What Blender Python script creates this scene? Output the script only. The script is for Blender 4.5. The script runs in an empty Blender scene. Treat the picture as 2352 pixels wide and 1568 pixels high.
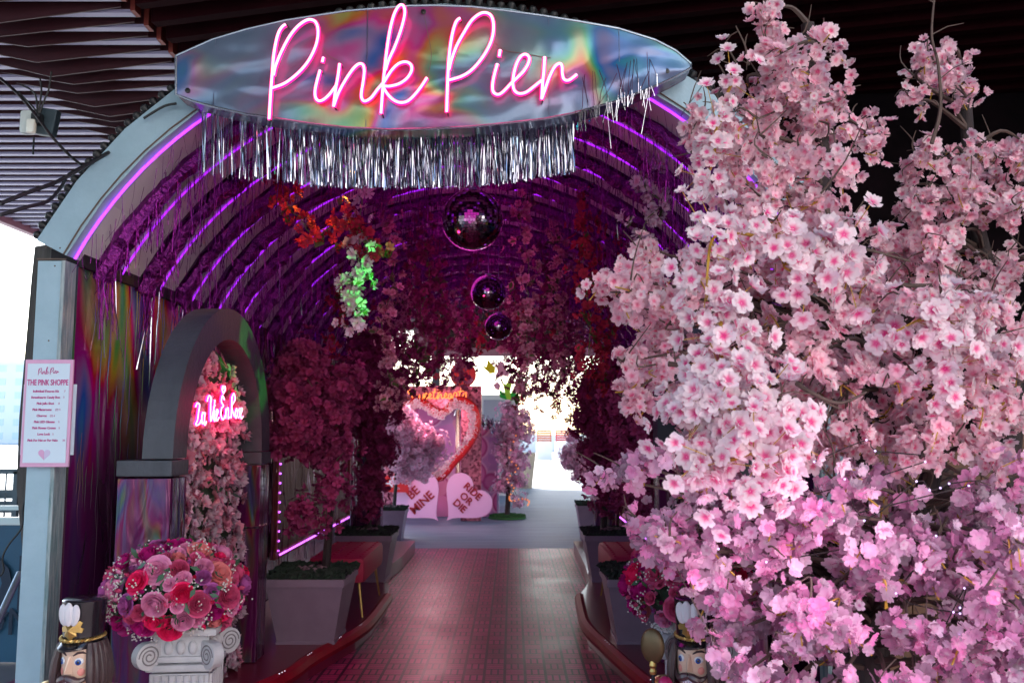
import bpy, bmesh, math, random
import numpy as np
from mathutils import Vector, Matrix, Quaternion
random.seed(7); rng = np.random.default_rng(7)
R = math.radians; PI = math.pi
SC = bpy.context.scene; COL = SC.collection

# ---------------------------------------------------------------- camera, world, sun, exposure
PITCH = R(5.74); FPX = 1995.0; CAMZ = 1.6
cd = bpy.data.cameras.new('camera'); cam = bpy.data.objects.new('camera', cd); COL.objects.link(cam)
cam.location = (0, 0, CAMZ); cam.rotation_euler = (R(90) + PITCH, 0, 0)
cd.sensor_width = 36; cd.lens = 36 * FPX / 2352; cd.clip_end = 600; cd.clip_start = 0.05
cd.dof.use_dof = True; cd.dof.focus_distance = 3.7; cd.dof.aperture_fstop = 4.5
SC.camera = cam
SUN_EL, SUN_AZ = 38, 342        # azimuth clockwise from +Y
w = bpy.data.worlds.new('World'); SC.world = w; w.use_nodes = True
nt = w.node_tree; sky = nt.nodes.new('ShaderNodeTexSky'); sky.sky_type = 'NISHITA'; sky.sun_disc = False
sky.sun_elevation = R(SUN_EL); sky.sun_rotation = R(SUN_AZ); sky.air_density = 1.0; sky.dust_density = 1.5; sky.ozone_density = 1.0
bg = nt.nodes['Background']; nt.links.new(sky.outputs[0], bg.inputs[0]); bg.inputs[1].default_value = 0.15
sl = bpy.data.lights.new('sun', 'SUN'); sl.energy = 3.6; sl.angle = R(0.5); sl.color = (1, .94, .86)
so = bpy.data.objects.new('sun', sl); COL.objects.link(so)
sd = Vector((math.sin(R(SUN_AZ)) * math.cos(R(SUN_EL)), math.cos(R(SUN_AZ)) * math.cos(R(SUN_EL)), math.sin(R(SUN_EL))))
so.rotation_euler = sd.to_track_quat('Z', 'Y').to_euler()
SC.view_settings.view_transform = 'Standard'; SC.view_settings.look = 'None'
SC.view_settings.exposure = 1.8; SC.view_settings.gamma = 1.0
try:
    SC.cycles.max_bounces = 8; SC.cycles.transparent_max_bounces = 8
    SC.cycles.sample_clamp_indirect = 6; SC.cycles.sample_clamp_direct = 0
except Exception: pass

def pt(x, y, d):
    """photo position (2352 px frame) at depth d -> world point"""
    u = (x - 1176) / FPX; v = (784 - y) / FPX
    cp, sp = math.cos(PITCH), math.sin(PITCH)
    t = d / (cp - v * sp)
    return Vector((u * t, d, CAMZ + t * (sp + v * cp)))
def p25(x, y, d): return pt(x / 1.063, y / 1.063, d)

# ---------------------------------------------------------------- mesh helpers
class MB:
    def __init__(s): s.v = []; s.f = []; s.m = []
    def quad(s, a, b, c, d, m=0):
        i = len(s.v); s.v += [tuple(a), tuple(b), tuple(c), tuple(d)]; s.f.append((i, i+1, i+2, i+3)); s.m.append(m)
    def add(s, vs, fs, m=0):
        i = len(s.v); s.v += [tuple(q) for q in vs]
        for f in fs: s.f.append(tuple(k + i for k in f)); s.m.append(m)
    def box(s, c, sz, rot=0, m=0, M=None, bev=0):
        hx, hy, hz = sz[0]/2, sz[1]/2, sz[2]/2
        if bev > 0:
            b = min(bev, hx*.9, hy*.9, hz*.9); vs = []; 
            bm = bmesh.new(); bmesh.ops.create_cube(bm, size=1)
            for q in bm.verts: q.co = Vector((q.co.x*sz[0], q.co.y*sz[1], q.co.z*sz[2]))
            bmesh.ops.bevel(bm, geom=bm.edges[:], offset=b, segments=2, affect='EDGES', profile=.6)
            bm.verts.ensure_lookup_table(); vs = [q.co.copy() for q in bm.verts]; fs = [[q.index for q in f.verts] for f in bm.faces]; bm.free()
        else:
            vs = [Vector((x, y, z)) for z in (-hz, hz) for x, y in ((-hx, -hy), (hx, -hy), (hx, hy), (-hx, hy))]
            fs = [(3,2,1,0), (4,5,6,7), (0,1,5,4), (1,2,6,5), (2,3,7,6), (3,0,4,7)]
        T = M if M is not None else Matrix.Rotation(rot, 3, 'Z')
        s.add([T @ q + Vector(c) for q in vs], fs, m)
    def tube(s, pts, r, seg=6, m=0, closed=False):
        pts = [Vector(p) for p in pts]; n = len(pts)
        if n < 2: return
        rr = r if hasattr(r, '__len__') else [r]*n
        base = len(s.v); up = Vector((0, 0, 1)); prev = None
        for i in range(n):
            if closed: t = pts[(i+1) % n] - pts[i-1]
            else: t = pts[min(i+1, n-1)] - pts[max(i-1, 0)]
            if t.length < 1e-9: t = Vector((0, 0, 1))
            t.normalize()
            if prev is None:
                a = t.orthogonal().normalized()
            else:
                a = (prev - t * prev.dot(t))
                a = a.normalized() if a.length > 1e-6 else t.orthogonal().normalized()
            prev = a; b = t.cross(a)
            for k in range(seg):
                q = 2*PI*k/seg; s.v.append(tuple(pts[i] + (a*math.cos(q) + b*math.sin(q))*rr[i]))
        for i in range(n if closed else n-1):
            j = (i+1) % n
            for k in range(seg):
                l = (k+1) % seg
                s.f.append((base+i*seg+k, base+i*seg+l, base+j*seg+l, base+j*seg+k)); s.m.append(m)
        if not closed:
            s.f.append(tuple(base+k for k in range(seg))[::-1]); s.m.append(m)
            s.f.append(tuple(base+(n-1)*seg+k for k in range(seg))); s.m.append(m)
    def lathe(s, prof, c=(0,0,0), seg=24, m=0, M=None, sx=1, sy=1):
        """prof: list of (r,z)"""
        n = len(prof); base = len(s.v); T = M if M is not None else Matrix.Identity(3)
        for r, z in prof:
            for k in range(seg):
                q = 2*PI*k/seg; s.v.append(tuple(T @ Vector((r*math.cos(q)*sx, r*math.sin(q)*sy, z)) + Vector(c)))
        for i in range(n-1):
            for k in range(seg):
                l = (k+1) % seg; s.f.append((base+i*seg+k, base+i*seg+l, base+(i+1)*seg+l, base+(i+1)*seg+k)); s.m.append(m)
        s.f.append(tuple(base+k for k in range(seg))[::-1]); s.m.append(m)
        s.f.append(tuple(base+(n-1)*seg+k for k in range(seg))); s.m.append(m)
    def prism(s, poly, axis_vec, m=0):
        """poly: list of 3D points, extruded by axis_vec"""
        n = len(poly); b = len(s.v); a = Vector(axis_vec)
        s.v += [tuple(p) for p in poly] + [tuple(Vector(p)+a) for p in poly]
        s.f.append(tuple(range(b, b+n))); s.m.append(m)
        s.f.append(tuple(range(b+2*n-1, b+n-1, -1))); s.m.append(m)
        for i in range(n):
            j = (i+1) % n; s.f.append((b+i, b+n+i, b+n+j, b+j)); s.m.append(m)
    def sphere(s, c, r, seg=12, rings=8, m=0, sc=(1,1,1), M=None):
        prof = []
        base = len(s.v); T = M if M is not None else Matrix.Identity(3)
        for i in range(rings+1):
            a = PI*i/rings
            for k in range(seg):
                q = 2*PI*k/seg
                s.v.append(tuple(T @ Vector((r*math.sin(a)*math.cos(q)*sc[0], r*math.sin(a)*math.sin(q)*sc[1], -r*math.cos(a)*sc[2])) + Vector(c)))
        for i in range(rings):
            for k in range(seg):
                l = (k+1) % seg; s.f.append((base+i*seg+k, base+i*seg+l, base+(i+1)*seg+l, base+(i+1)*seg+k)); s.m.append(m)
    def build(s, name, mats, parent=None, smooth=False, loc=None):
        me = bpy.data.meshes.new(name)
        off = Vector(loc) if loc is not None else None
        vs = s.v if off is None else [(a-off.x, b-off.y, c-off.z) for a, b, c in s.v]
        me.from_pydata(vs, [], s.f); me.update()
        if not isinstance(mats, (list, tuple)): mats = [mats]
        for q in mats: me.materials.append(q)
        if len(mats) > 1: me.polygons.foreach_set('material_index', s.m)
        if smooth:
            me.polygons.foreach_set('use_smooth', [True]*len(me.polygons))
            try: me.set_sharp_from_angle(angle=R(42))
            except Exception: pass
        bm = bmesh.new(); bm.from_mesh(me); bmesh.ops.recalc_face_normals(bm, faces=bm.faces); bm.to_mesh(me); bm.free()
        o = bpy.data.objects.new(name, me); COL.objects.link(o)
        if off is not None: o.location = off
        if parent is not None: o.parent = parent
        return o

def tag(o, label, cat, group=None):
    o['label'] = label; o['category'] = cat
    if group: o['group'] = group
    return o
def thing(name, label, cat, loc=(0,0,0), rz=0, group=None):
    o = bpy.data.objects.new(name, None); COL.objects.link(o); o.empty_display_size = .1
    o.location = loc; o.rotation_euler = (0, 0, rz)
    return tag(o, label, cat, group)
def struct(o, kind='structure'):
    o['kind'] = kind; return o
CH = {}
def children(o): return [c for c in list(COL.objects) if c.parent == o]
def dup(root, loc, rz=0, label=None, scale=None, M=None):
    def rec(o, par):
        c = o.copy(); COL.objects.link(c)
        if par is not None: c.parent = par
        for ch in children(o): rec(ch, c)
        return c
    r = rec(root, None); r.location = loc; r.rotation_euler = (0, 0, rz)
    if label: r['label'] = label
    if scale: r.scale = (scale,)*3 if not hasattr(scale, '__len__') else scale
    return r

def spline(P, n=6, closed=False):
    P = [Vector(p) if len(p) == 3 else Vector((p[0], p[1], 0)) for p in P]; out = []; N = len(P)
    rngi = range(N) if closed else range(N-1)
    for i in rngi:
        p0 = P[i-1] if (i > 0 or closed) else P[0]; p1 = P[i]; p2 = P[(i+1) % N]
        p3 = P[(i+2) % N] if (closed or i+2 < N) else P[-1]
        for k in range(n):
            t = k/n
            out.append(0.5*((2*p1) + (p2-p0)*t + (2*p0-5*p1+4*p2-p3)*t*t + (3*p1-p0-3*p2+p3)*t**3))
    if not closed: out.append(P[-1])
    return out

# ---------------------------------------------------------------- material helpers
def mat(name, col=(.5,.5,.5), rough=.5, metal=0, emit=None, es=0, spec=.5, coat=0, noise=None, bump=None, transl=0, sheen=0):
    """noise=(scale, amount, (r,g,b) second colour)  bump=(scale, strength)"""
    m = bpy.data.materials.new(name); m.use_nodes = True; n = m.node_tree; b = n.nodes['Principled BSDF']
    b.inputs['Base Color'].default_value = (*col, 1); b.inputs['Roughness'].default_value = rough
    b.inputs['Metallic'].default_value = metal; b.inputs['Specular IOR Level'].default_value = spec
    b.inputs['Coat Weight'].default_value = coat; b.inputs['Coat Roughness'].default_value = .12
    if sheen: b.inputs['Sheen Weight'].default_value = sheen
    if emit: b.inputs['Emission Color'].default_value = (*emit, 1); b.inputs['Emission Strength'].default_value = es
    tc = n.nodes.new('ShaderNodeTexCoord')
    if noise:
        sc, amt, c2 = noise
        t = n.nodes.new('ShaderNodeTexNoise'); t.inputs['Detail'].default_value = 6; t.inputs['Roughness'].default_value = .65
        if hasattr(sc, '__len__'):
            mp = n.nodes.new('ShaderNodeMapping'); mp.inputs['Scale'].default_value = sc; n.links.new(tc.outputs['Object'], mp.inputs[0]); n.links.new(mp.outputs[0], t.inputs['Vector']); t.inputs['Scale'].default_value = 1
        else:
            n.links.new(tc.outputs['Object'], t.inputs['Vector']); t.inputs['Scale'].default_value = sc
        r = n.nodes.new('ShaderNodeMapRange'); r.inputs['From Min'].default_value = .38; r.inputs['From Max'].default_value = .68; r.inputs['To Max'].default_value = amt
        n.links.new(t.outputs['Fac'], r.inputs[0])
        mx = n.nodes.new('ShaderNodeMix'); mx.data_type = 'RGBA'; mx.inputs[6].default_value = (*col, 1); mx.inputs[7].default_value = (*c2, 1)
        n.links.new(r.outputs[0], mx.inputs[0]); n.links.new(mx.outputs[2], b.inputs['Base Color'])
    if bump:
        t = n.nodes.new('ShaderNodeTexNoise'); t.inputs['Detail'].default_value = 5
        if hasattr(bump[0], '__len__'):
            mp = n.nodes.new('ShaderNodeMapping'); mp.inputs['Scale'].default_value = bump[0]; n.links.new(tc.outputs['Object'], mp.inputs[0]); n.links.new(mp.outputs[0], t.inputs['Vector']); t.inputs['Scale'].default_value = 1
        else:
            n.links.new(tc.outputs['Object'], t.inputs['Vector']); t.inputs['Scale'].default_value = bump[0]
        bp = n.nodes.new('ShaderNodeBump'); bp.inputs['Strength'].default_value = bump[1]; bp.inputs['Distance'].default_value = .02
        n.links.new(t.outputs['Fac'], bp.inputs['Height']); n.links.new(bp.outputs[0], b.inputs['Normal'])
    if transl:
        out = n.nodes['Material Output']; tr = n.nodes.new('ShaderNodeBsdfTranslucent'); ms = n.nodes.new('ShaderNodeMixShader')
        tr.inputs[0].default_value = (*col, 1); ms.inputs[0].default_value = transl
        n.links.new(b.outputs[0], ms.inputs[1]); n.links.new(tr.outputs[0], ms.inputs[2]); n.links.new(ms.outputs[0], out.inputs[0])
    return m

def holo(name, scale=2.2, stretch=(1,1,1), dark=1.0, rough=.22, sat=.75, seed=0, base=(.5,.52,.66), amount=.6, bumps=.5, metal=.6, cyc=3.2, zmask=None):
    """crumpled holographic foil: rainbow tints printed by the film, strong gloss"""
    m = bpy.data.materials.new(name); m.use_nodes = True; n = m.node_tree; L = n.links; b = n.nodes['Principled BSDF']
    tc = n.nodes.new('ShaderNodeTexCoord'); mp = n.nodes.new('ShaderNodeMapping'); mp.inputs['Scale'].default_value = stretch; mp.inputs['Location'].default_value = (seed, seed*.7, seed*.3)
    L.new(tc.outputs['Object'], mp.inputs[0])
    t1 = n.nodes.new('ShaderNodeTexNoise'); t1.inputs['Scale'].default_value = scale; t1.inputs['Detail'].default_value = 1.5; t1.inputs['Distortion'].default_value = 1.3
    L.new(mp.outputs[0], t1.inputs['Vector'])
    lw = n.nodes.new('ShaderNodeLayerWeight'); lw.inputs[0].default_value = .5
    t2 = n.nodes.new('ShaderNodeTexNoise'); t2.inputs['Scale'].default_value = scale*1.4; t2.inputs['Detail'].default_value = 2; t2.inputs['Distortion'].default_value = .8
    L.new(mp.outputs[0], t2.inputs['Vector'])
    bp = n.nodes.new('ShaderNodeBump'); bp.inputs['Strength'].default_value = bumps; bp.inputs['Distance'].default_value = .06; L.new(t2.outputs['Fac'], bp.inputs['Height'])
    L.new(bp.outputs[0], lw.inputs['Normal']); L.new(bp.outputs[0], b.inputs['Normal'])
    a = n.nodes.new('ShaderNodeMath'); a.operation = 'MULTIPLY_ADD'; a.inputs[1].default_value = cyc; L.new(t1.outputs['Fac'], a.inputs[0]); L.new(lw.outputs['Facing'], a.inputs[2])
    fr = n.nodes.new('ShaderNodeMath'); fr.operation = 'FRACT'; L.new(a.outputs[0], fr.inputs[0])
    cr = n.nodes.new('ShaderNodeValToRGB'); e = cr.color_ramp
    cols = [(.42,.36,.62), (.16,.32,.72), (.10,.50,.55), (.22,.62,.25), (.62,.60,.20), (.85,.35,.18), (.75,.18,.45), (.42,.36,.62)]
    e.elements[0].color = (*cols[0], 1); e.elements[1].position = 1; e.elements[1].color = (*cols[-1], 1)
    for i, c in enumerate(cols[1:-1]):
        q = e.elements.new((i+1)/7); q.color = (*c, 1)
    L.new(fr.outputs[0], cr.inputs[0])
    hs = n.nodes.new('ShaderNodeHueSaturation'); hs.inputs['Saturation'].default_value = sat; hs.inputs['Value'].default_value = dark; L.new(cr.outputs[0], hs.inputs['Color'])
    t3 = n.nodes.new('ShaderNodeTexNoise'); t3.inputs['Scale'].default_value = scale*.8; L.new(mp.outputs[0], t3.inputs['Vector'])
    r = n.nodes.new('ShaderNodeMapRange'); r.inputs['From Min'].default_value = .4; r.inputs['From Max'].default_value = .62; r.inputs['To Max'].default_value = amount; L.new(t3.outputs['Fac'], r.inputs[0])
    mask = r.outputs[0]
    if zmask:
        sz = n.nodes.new('ShaderNodeSeparateXYZ'); L.new(tc.outputs['Object'], sz.inputs[0]); mz = n.nodes.new('ShaderNodeMapRange'); mz.interpolation_type = 'SMOOTHSTEP'; mz.inputs['From Min'].default_value = zmask[0]; mz.inputs['From Max'].default_value = zmask[1]; mz.inputs['To Min'].default_value = .12; L.new(sz.outputs[2], mz.inputs[0]); mm = n.nodes.new('ShaderNodeMath'); mm.operation = 'MULTIPLY'; L.new(mask, mm.inputs[0]); L.new(mz.outputs[0], mm.inputs[1]); mask = mm.outputs[0]
    mx = n.nodes.new('ShaderNodeMix'); mx.data_type = 'RGBA'; mx.inputs[6].default_value = (*[c*dark for c in base], 1); L.new(mask, mx.inputs[0]); L.new(hs.outputs[0], mx.inputs[7])
    L.new(mx.outputs[2], b.inputs['Base Color']); b.inputs['Metallic'].default_value = metal; b.inputs['Roughness'].default_value = rough
    return m

def petal_mat(name, edge, centre, hot, transl=.4, var=.12, alt=None, throat=.66):
    """petal colour runs from the flower's throat to its rim (attribute tint: x = radius, y = how hot the throat is, z = random)"""
    m = bpy.data.materials.new(name); m.use_nodes = True; n = m.node_tree; L = n.links; b = n.nodes['Principled BSDF']
    at = n.nodes.new('ShaderNodeAttribute'); at.attribute_name = 'tint'; sp = n.nodes.new('ShaderNodeSeparateXYZ'); L.new(at.outputs['Vector'], sp.inputs[0])
    c = n.nodes.new('ShaderNodeMix'); c.data_type = 'RGBA'; c.inputs[6].default_value = (*centre, 1); c.inputs[7].default_value = (*hot, 1); L.new(sp.outputs[1], c.inputs[0])
    r = n.nodes.new('ShaderNodeMapRange'); r.interpolation_type = 'SMOOTHSTEP'; r.inputs['From Min'].default_value = .08; r.inputs['From Max'].default_value = throat; L.new(sp.outputs[0], r.inputs[0])
    mx = n.nodes.new('ShaderNodeMix'); mx.data_type = 'RGBA'; mx.inputs[7].default_value = (*edge, 1)
    if alt:
        ae = n.nodes.new('ShaderNodeMix'); ae.data_type = 'RGBA'; ae.inputs[6].default_value = (*edge, 1); ae.inputs[7].default_value = (*alt, 1); fr = n.nodes.new('ShaderNodeMath'); fr.operation = 'MULTIPLY_ADD'; fr.inputs[1].default_value = 7.31; L.new(sp.outputs[2], fr.inputs[0]); fr.inputs[2].default_value = .13; f2 = n.nodes.new('ShaderNodeMath'); f2.operation = 'FRACT'; L.new(fr.outputs[0], f2.inputs[0]); L.new(f2.outputs[0], ae.inputs[0]); L.new(ae.outputs[2], mx.inputs[7])
    L.new(r.outputs[0], mx.inputs[0]); L.new(c.outputs[2], mx.inputs[6])
    hs = n.nodes.new('ShaderNodeHueSaturation'); mr = n.nodes.new('ShaderNodeMapRange'); mr.inputs['To Min'].default_value = 1-var*1.6; mr.inputs['To Max'].default_value = 1+var*.4
    L.new(sp.outputs[2], mr.inputs[0]); L.new(mr.outputs[0], hs.inputs['Value'])
    L.new(mx.outputs[2], hs.inputs['Color']); L.new(hs.outputs[0], b.inputs['Base Color'])
    b.inputs['Roughness'].default_value = .7; b.inputs['Specular IOR Level'].default_value = .2
    out = n.nodes['Material Output']; tr = n.nodes.new('ShaderNodeBsdfTranslucent'); ms = n.nodes.new('ShaderNodeMixShader'); ms.inputs[0].default_value = transl
    L.new(hs.outputs[0], tr.inputs[0]); L.new(b.outputs[0], ms.inputs[1]); L.new(tr.outputs[0], ms.inputs[2]); L.new(ms.outputs[0], out.inputs[0])
    return m

# one blossom template: 5 notched petals (x layers)
def blossom_template(layers=2, detail=True):
    V = []; F = []; T = []
    for l in range(layers):
        s = 1 - .3*l; lift = .10 + .22*l; rot = l*PI/5
        for k in range(5):
            a = rot + k*2*PI/5; ca, sa = math.cos(a), math.sin(a)
            pts = [(.03, 0, 0, .0), (.36, -.22, .07, .36), (.36, 0, .0, .34), (.36, .22, .07, .36), (.70, -.43, .16, .75), (.72, 0, .08, .7), (.70, .43, .16, .75), (.97, -.22, .22, 1), (.935, 0, .18, .95), (.97, .22, .22, 1)]
            b = len(V)
            for x, y, z, t in pts:
                z2 = z + lift*x*1.0
                V.append(((x*ca - y*sa)*s, (x*sa + y*ca)*s, z2*s)); T.append(t)
            for f in ((0, 3, 2, 1), (1, 2, 5, 4), (2, 3, 6, 5), (4, 5, 8, 7), (5, 6, 9, 8)): F.append(tuple(b+i for i in f))
    return np.array(V), np.array(F), np.array(T)
BT2 = blossom_template(2); BT1 = blossom_template(1)

def blossoms(name, P, N, S, hot, m, parent=None, tmpl=None, jit=.12):
    V, F, T = tmpl if tmpl is not None else BT2
    P = np.asarray(P, float); N = np.asarray(N, float); n = len(P); S = np.asarray(S, float)
    N = N/np.maximum(np.linalg.norm(N, axis=1, keepdims=True), 1e-9)
    rv = rng.normal(size=(n, 3)); A = rv - N*np.sum(rv*N, 1, keepdims=True); A /= np.linalg.norm(A, axis=1, keepdims=True); B = np.cross(N, A)
    nv = len(V); VV = V[None] + rng.normal(size=(n, nv, 3))*jit*np.array([.5, .5, 1])[None, None]*(T[None, :, None]*.9+.1)
    cup = rng.uniform(.3, 1.9, size=(n, 1)); VV[:, :, 2] *= cup
    W = P[:, None] + S[:, None, None]*(VV[:, :, 0:1]*A[:, None] + VV[:, :, 1:2]*B[:, None] + VV[:, :, 2:3]*N[:, None])
    FF = (F[None] + (np.arange(n)*nv)[:, None, None]).reshape(-1, 4)
    me = bpy.data.meshes.new(name); me.vertices.add(n*nv); me.vertices.foreach_set('co', W.reshape(-1).astype(np.float32))
    nf = len(FF); me.loops.add(nf*4); me.loops.foreach_set('vertex_index', FF.reshape(-1).astype(np.int32))
    me.polygons.add(nf); me.polygons.foreach_set('loop_start', np.arange(0, nf*4, 4, dtype=np.int32)); me.polygons.foreach_set('loop_total', np.full(nf, 4, np.int32))
    me.polygons.foreach_set('use_smooth', np.ones(nf, bool)); me.update(calc_edges=True)
    at = me.attributes.new('tint', 'FLOAT_VECTOR', 'POINT'); d = np.zeros((n, nv, 3), np.float32)
    d[:, :, 0] = T[None]; d[:, :, 1] = np.asarray(hot)[:, None]; d[:, :, 2] = rng.random((n, 1)); at.data.foreach_set('vector', d.reshape(-1))
    me.materials.append(m); o = bpy.data.objects.new(name, me); COL.objects.link(o)
    if parent is not None: o.parent = parent
    return o

def glow(parent, loc, col, watts, soft=.2, name='glow'):
    l = bpy.data.lights.new(name, 'POINT'); l.energy = watts; l.color = col; l.shadow_soft_size = soft; o = bpy.data.objects.new(name, l); COL.objects.link(o); o.parent = parent; o.location = loc; return o
def text_mesh(body, size, extrude=.003, offset=0, spacing=1.0, line=1.0, shear=0, xs=1.0):
    cu = bpy.data.curves.new('t', 'FONT'); cu.body = body; cu.size = size; cu.extrude = extrude; cu.offset = offset; cu.align_x = 'CENTER'; cu.align_y = 'CENTER'
    cu.space_character = spacing; cu.space_line = line; cu.shear = shear; cu.resolution_u = 3
    o = bpy.data.objects.new('t', cu); me = bpy.data.meshes.new_from_object(o); bpy.data.objects.remove(o); bpy.data.curves.remove(cu)
    if xs != 1: me.transform(Matrix.Scale(xs, 4, Vector((1, 0, 0))))
    return me
def put_text(name, body, size, loc, rot, m, parent=None, **k):
    me = text_mesh(body, size, **k); me.materials.append(m); o = bpy.data.objects.new(name, me); COL.objects.link(o)
    o.location = loc; o.rotation_euler = rot
    if parent is not None: o.parent = parent
    return o
# ---------------------------------------------------------------- materials
M = {}
M['white_paint_sky_tint'] = mat('white_paint_sky_tint', (.31,.46,.54), .55, noise=(5, .6, (.24,.37,.44)), bump=(30, .15))  # white boards with blue skylight tinted into the colour
M['worn_edge'] = mat('worn_edge', (.34,.40,.41), .6, noise=((60,60,6), .9, (.05,.16,.18)), bump=((60,60,8), .6))
M['soffit'] = mat('soffit', (.58,.60,.56), .6, noise=(4, .5, (.46,.47,.44)))
M['seam'] = mat('seam', (.12,.09,.07), .8)
M['slat'] = mat('slat_maroon', (.05,.009,.014), .5, noise=((.6,8,8), .7, (.055,.012,.018)))
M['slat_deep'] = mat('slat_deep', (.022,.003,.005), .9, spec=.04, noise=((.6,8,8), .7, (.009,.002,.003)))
M['slat_pale'] = mat('slat_pale', (.42,.40,.58), .45, noise=((.5,9,9), .6, (.34,.31,.46)))  # underside of the maroon slats, outdoor light put into the pale colour
M['slat_end'] = mat('slat_end', (.30,.05,.035), .6)
M['dark'] = mat('dark_panel', (.012,.008,.010), .8)
M['dark_wall'] = mat('dark_wall', (.005,.004,.005), .95, spec=.05, noise=(3, .6, (.016,.008,.012)))
M['black'] = mat('black_rubber', (.012,.013,.015), .45)
M['gloss_black'] = mat('gloss_black', (.008,.009,.012), .18, coat=.6)
M['purple_foil'] = mat('purple_foil', (.26,.010,.24), .26, metal=.8, noise=((9,9,3), .8, (.08,.003,.12)), bump=((60,60,14), .9))
M['purple_roll'] = mat('purple_roll', (.26,.025,.25), .22, metal=.8, noise=(14, .7, (.08,.005,.10)), bump=((40,40,40), 1.0))
M['silver_foil'] = mat('silver_foil', (.66,.70,.78), .13, metal=1.0, noise=((60,3,2), .9, (.13,.10,.17)))
M['silver_wall'] = mat('silver_wall', (.55,.50,.55), .2, metal=.95, noise=((18,18,4), .8, (.22,.08,.24)))
M['maroon_foil'] = mat('maroon_foil', (.16,.015,.07), .3, metal=.8, noise=((18,18,3), .8, (.05,.004,.04)))
M['neon'] = mat('neon_tube', (.9,.5,.7), .4, emit=(1,.27,.50), es=1.15)
M['neon_edge'] = mat('neon_sleeve', (.9,.02,.25), .4, emit=(1,.006,.16), es=.85)
M['strip'] = mat('led_strip', (.5,.1,.9), .4, emit=(.40,.012,1), es=.46)
M['strip_front'] = mat('led_strip_front', (.6,.2,.9), .4, emit=(.44,.03,1), es=.50)
M['led_dot'] = mat('led_dot', (.6,.3,.9), .4, emit=(.5,.09,1), es=1.5)
M['neon_small'] = mat('neon_small', (.9,.4,.6), .4, emit=(1,.36,.55), es=1.1)
M['neon_small_edge'] = mat('neon_small_sleeve', (.9,.02,.2), .4, emit=(1,.008,.12), es=2.6)
M['neon_orange'] = mat('neon_orange', (.9,.3,.1), .4, emit=(1,.16,.02), es=.75)
M['amber'] = mat('amber_bulb', (.9,.4,.1), .4, emit=(1,.22,.03), es=.3)
M['fairy'] = mat('fairy_bulb', (.8,.7,.9), .4, emit=(.55,.38,1), es=.55)
M['platform'] = mat('platform_pink_lit', (.15,.005,.025), .28, coat=.3, noise=(5, .6, (.10,.008,.03)))  # red platform, deepened with the tunnel's pink light in its colour
M['curb'] = mat('curb_vinyl', (.24,.004,.015), .5, spec=.2, coat=0, noise=(9, .5, (.14,.003,.010)))
M['planter'] = mat('planter_white', (.20,.14,.20), .5, noise=(6, .5, (.15,.10,.15)))  # white planters, dim mauve tunnel light put into the colour
M['moss'] = mat('moss', (.018,.04,.022), .9, noise=(30, .9, (.006,.012,.01)))
M['pebble'] = mat('pebble', (.18,.12,.14), .8, noise=(30,.7,(.08,.05,.06)))
M['velvet'] = mat('pink_velvet', (.36,.006,.05), .7, noise=(12, .6, (.28,.006,.04)))
M['gold'] = mat('gold', (.62,.42,.14), .32, metal=.75, noise=(25,.6,(.32,.2,.06)))
M['bark'] = mat('bark', (.035,.024,.024), .85, noise=((20,20,5), .8, (.015,.010,.012)), bump=((30,30,8), .8))
M['twig'] = mat('twig', (.085,.055,.045), .8)
M['stem_yellow'] = mat('stem_yellow', (.42,.25,.02), .6)
M['stem_green'] = mat('stem_green', (.07,.12,.02), .6)
M['plaster'] = mat('plaster', (.44,.44,.46), .7, noise=(14, .6, (.30,.30,.32)), bump=(40, .25))
M['groove'] = mat('plaster_groove', (.17,.16,.17), .8)
M['leaf'] = mat('leaf', (.02,.07,.045), .55, noise=(20,.6,(.07,.12,.03)))
M['arch_paint'] = mat('arch_paint', (.055,.062,.078), .55, noise=((5,5,1.5), .8, (.032,.036,.048)), bump=(35,.2))
M['red_letter'] = mat('red_letter', (.34,.004,.012), .5)
M['red_panel'] = mat('red_panel', (.50,.008,.015), .45)
M['heart_pink'] = mat('heart_pink', (.86,.48,.76), .55, noise=(3,.3,(.80,.44,.70)))
M['white_letter'] = mat('white_letter', (.7,.72,.8), .5)
M['pale'] = mat('pale_wall', (.75,.75,.75), .8)
M['glass_grey'] = mat('grey_glass', (.35,.38,.44), .2)
M['yellow'] = mat('yellow_card', (.85,.62,.0), .5)
M['green'] = mat('green_card', (.02,.45,.06), .5)
M['lime'] = mat('lime_card', (.45,.75,.04), .5)
M['pink_card'] = mat('pink_card', (.85,.32,.48), .5)
M['orange_card'] = mat('orange_card', (.85,.30,.02), .5)
M['banner'] = mat('banner_blue', (.012,.085,.16), .55, noise=(3,.5,(.008,.05,.10)))
M['banner_ink'] = mat('banner_ink', (.004,.018,.045), .6)
M['steel'] = mat('steel', (.35,.42,.45), .35, metal=.7)
M['rail'] = mat('rail_paint', (.05,.08,.10), .5)
M['timber'] = mat('timber', (.085,.075,.068), .8, noise=((12,12,1.5), .8, (.03,.035,.035)), bump=((30,30,3), .6))
M['wood_wall'] = mat('wood_wall', (.16,.085,.050), .7, noise=((12,3,1), .7, (.09,.045,.028)), bump=((30,6,1), .3))
M['menu_pink'] = mat('menu_pink', (.62,.34,.52), .5)
M['menu_white'] = mat('menu_white', (.55,.68,.78), .45)
M['menu_ink'] = mat('menu_ink', (.50,.03,.24), .5)
M['menu_ink_pale'] = mat('menu_ink_pale', (.58,.22,.42), .5)
M['holo_sign'] = holo('holo_sign', 1.5, (1,1,1.3), dark=.6, rough=.26, sat=1.25, seed=3.3, base=(.24,.34,.50), amount=.9, bumps=.6, metal=.35)
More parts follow.
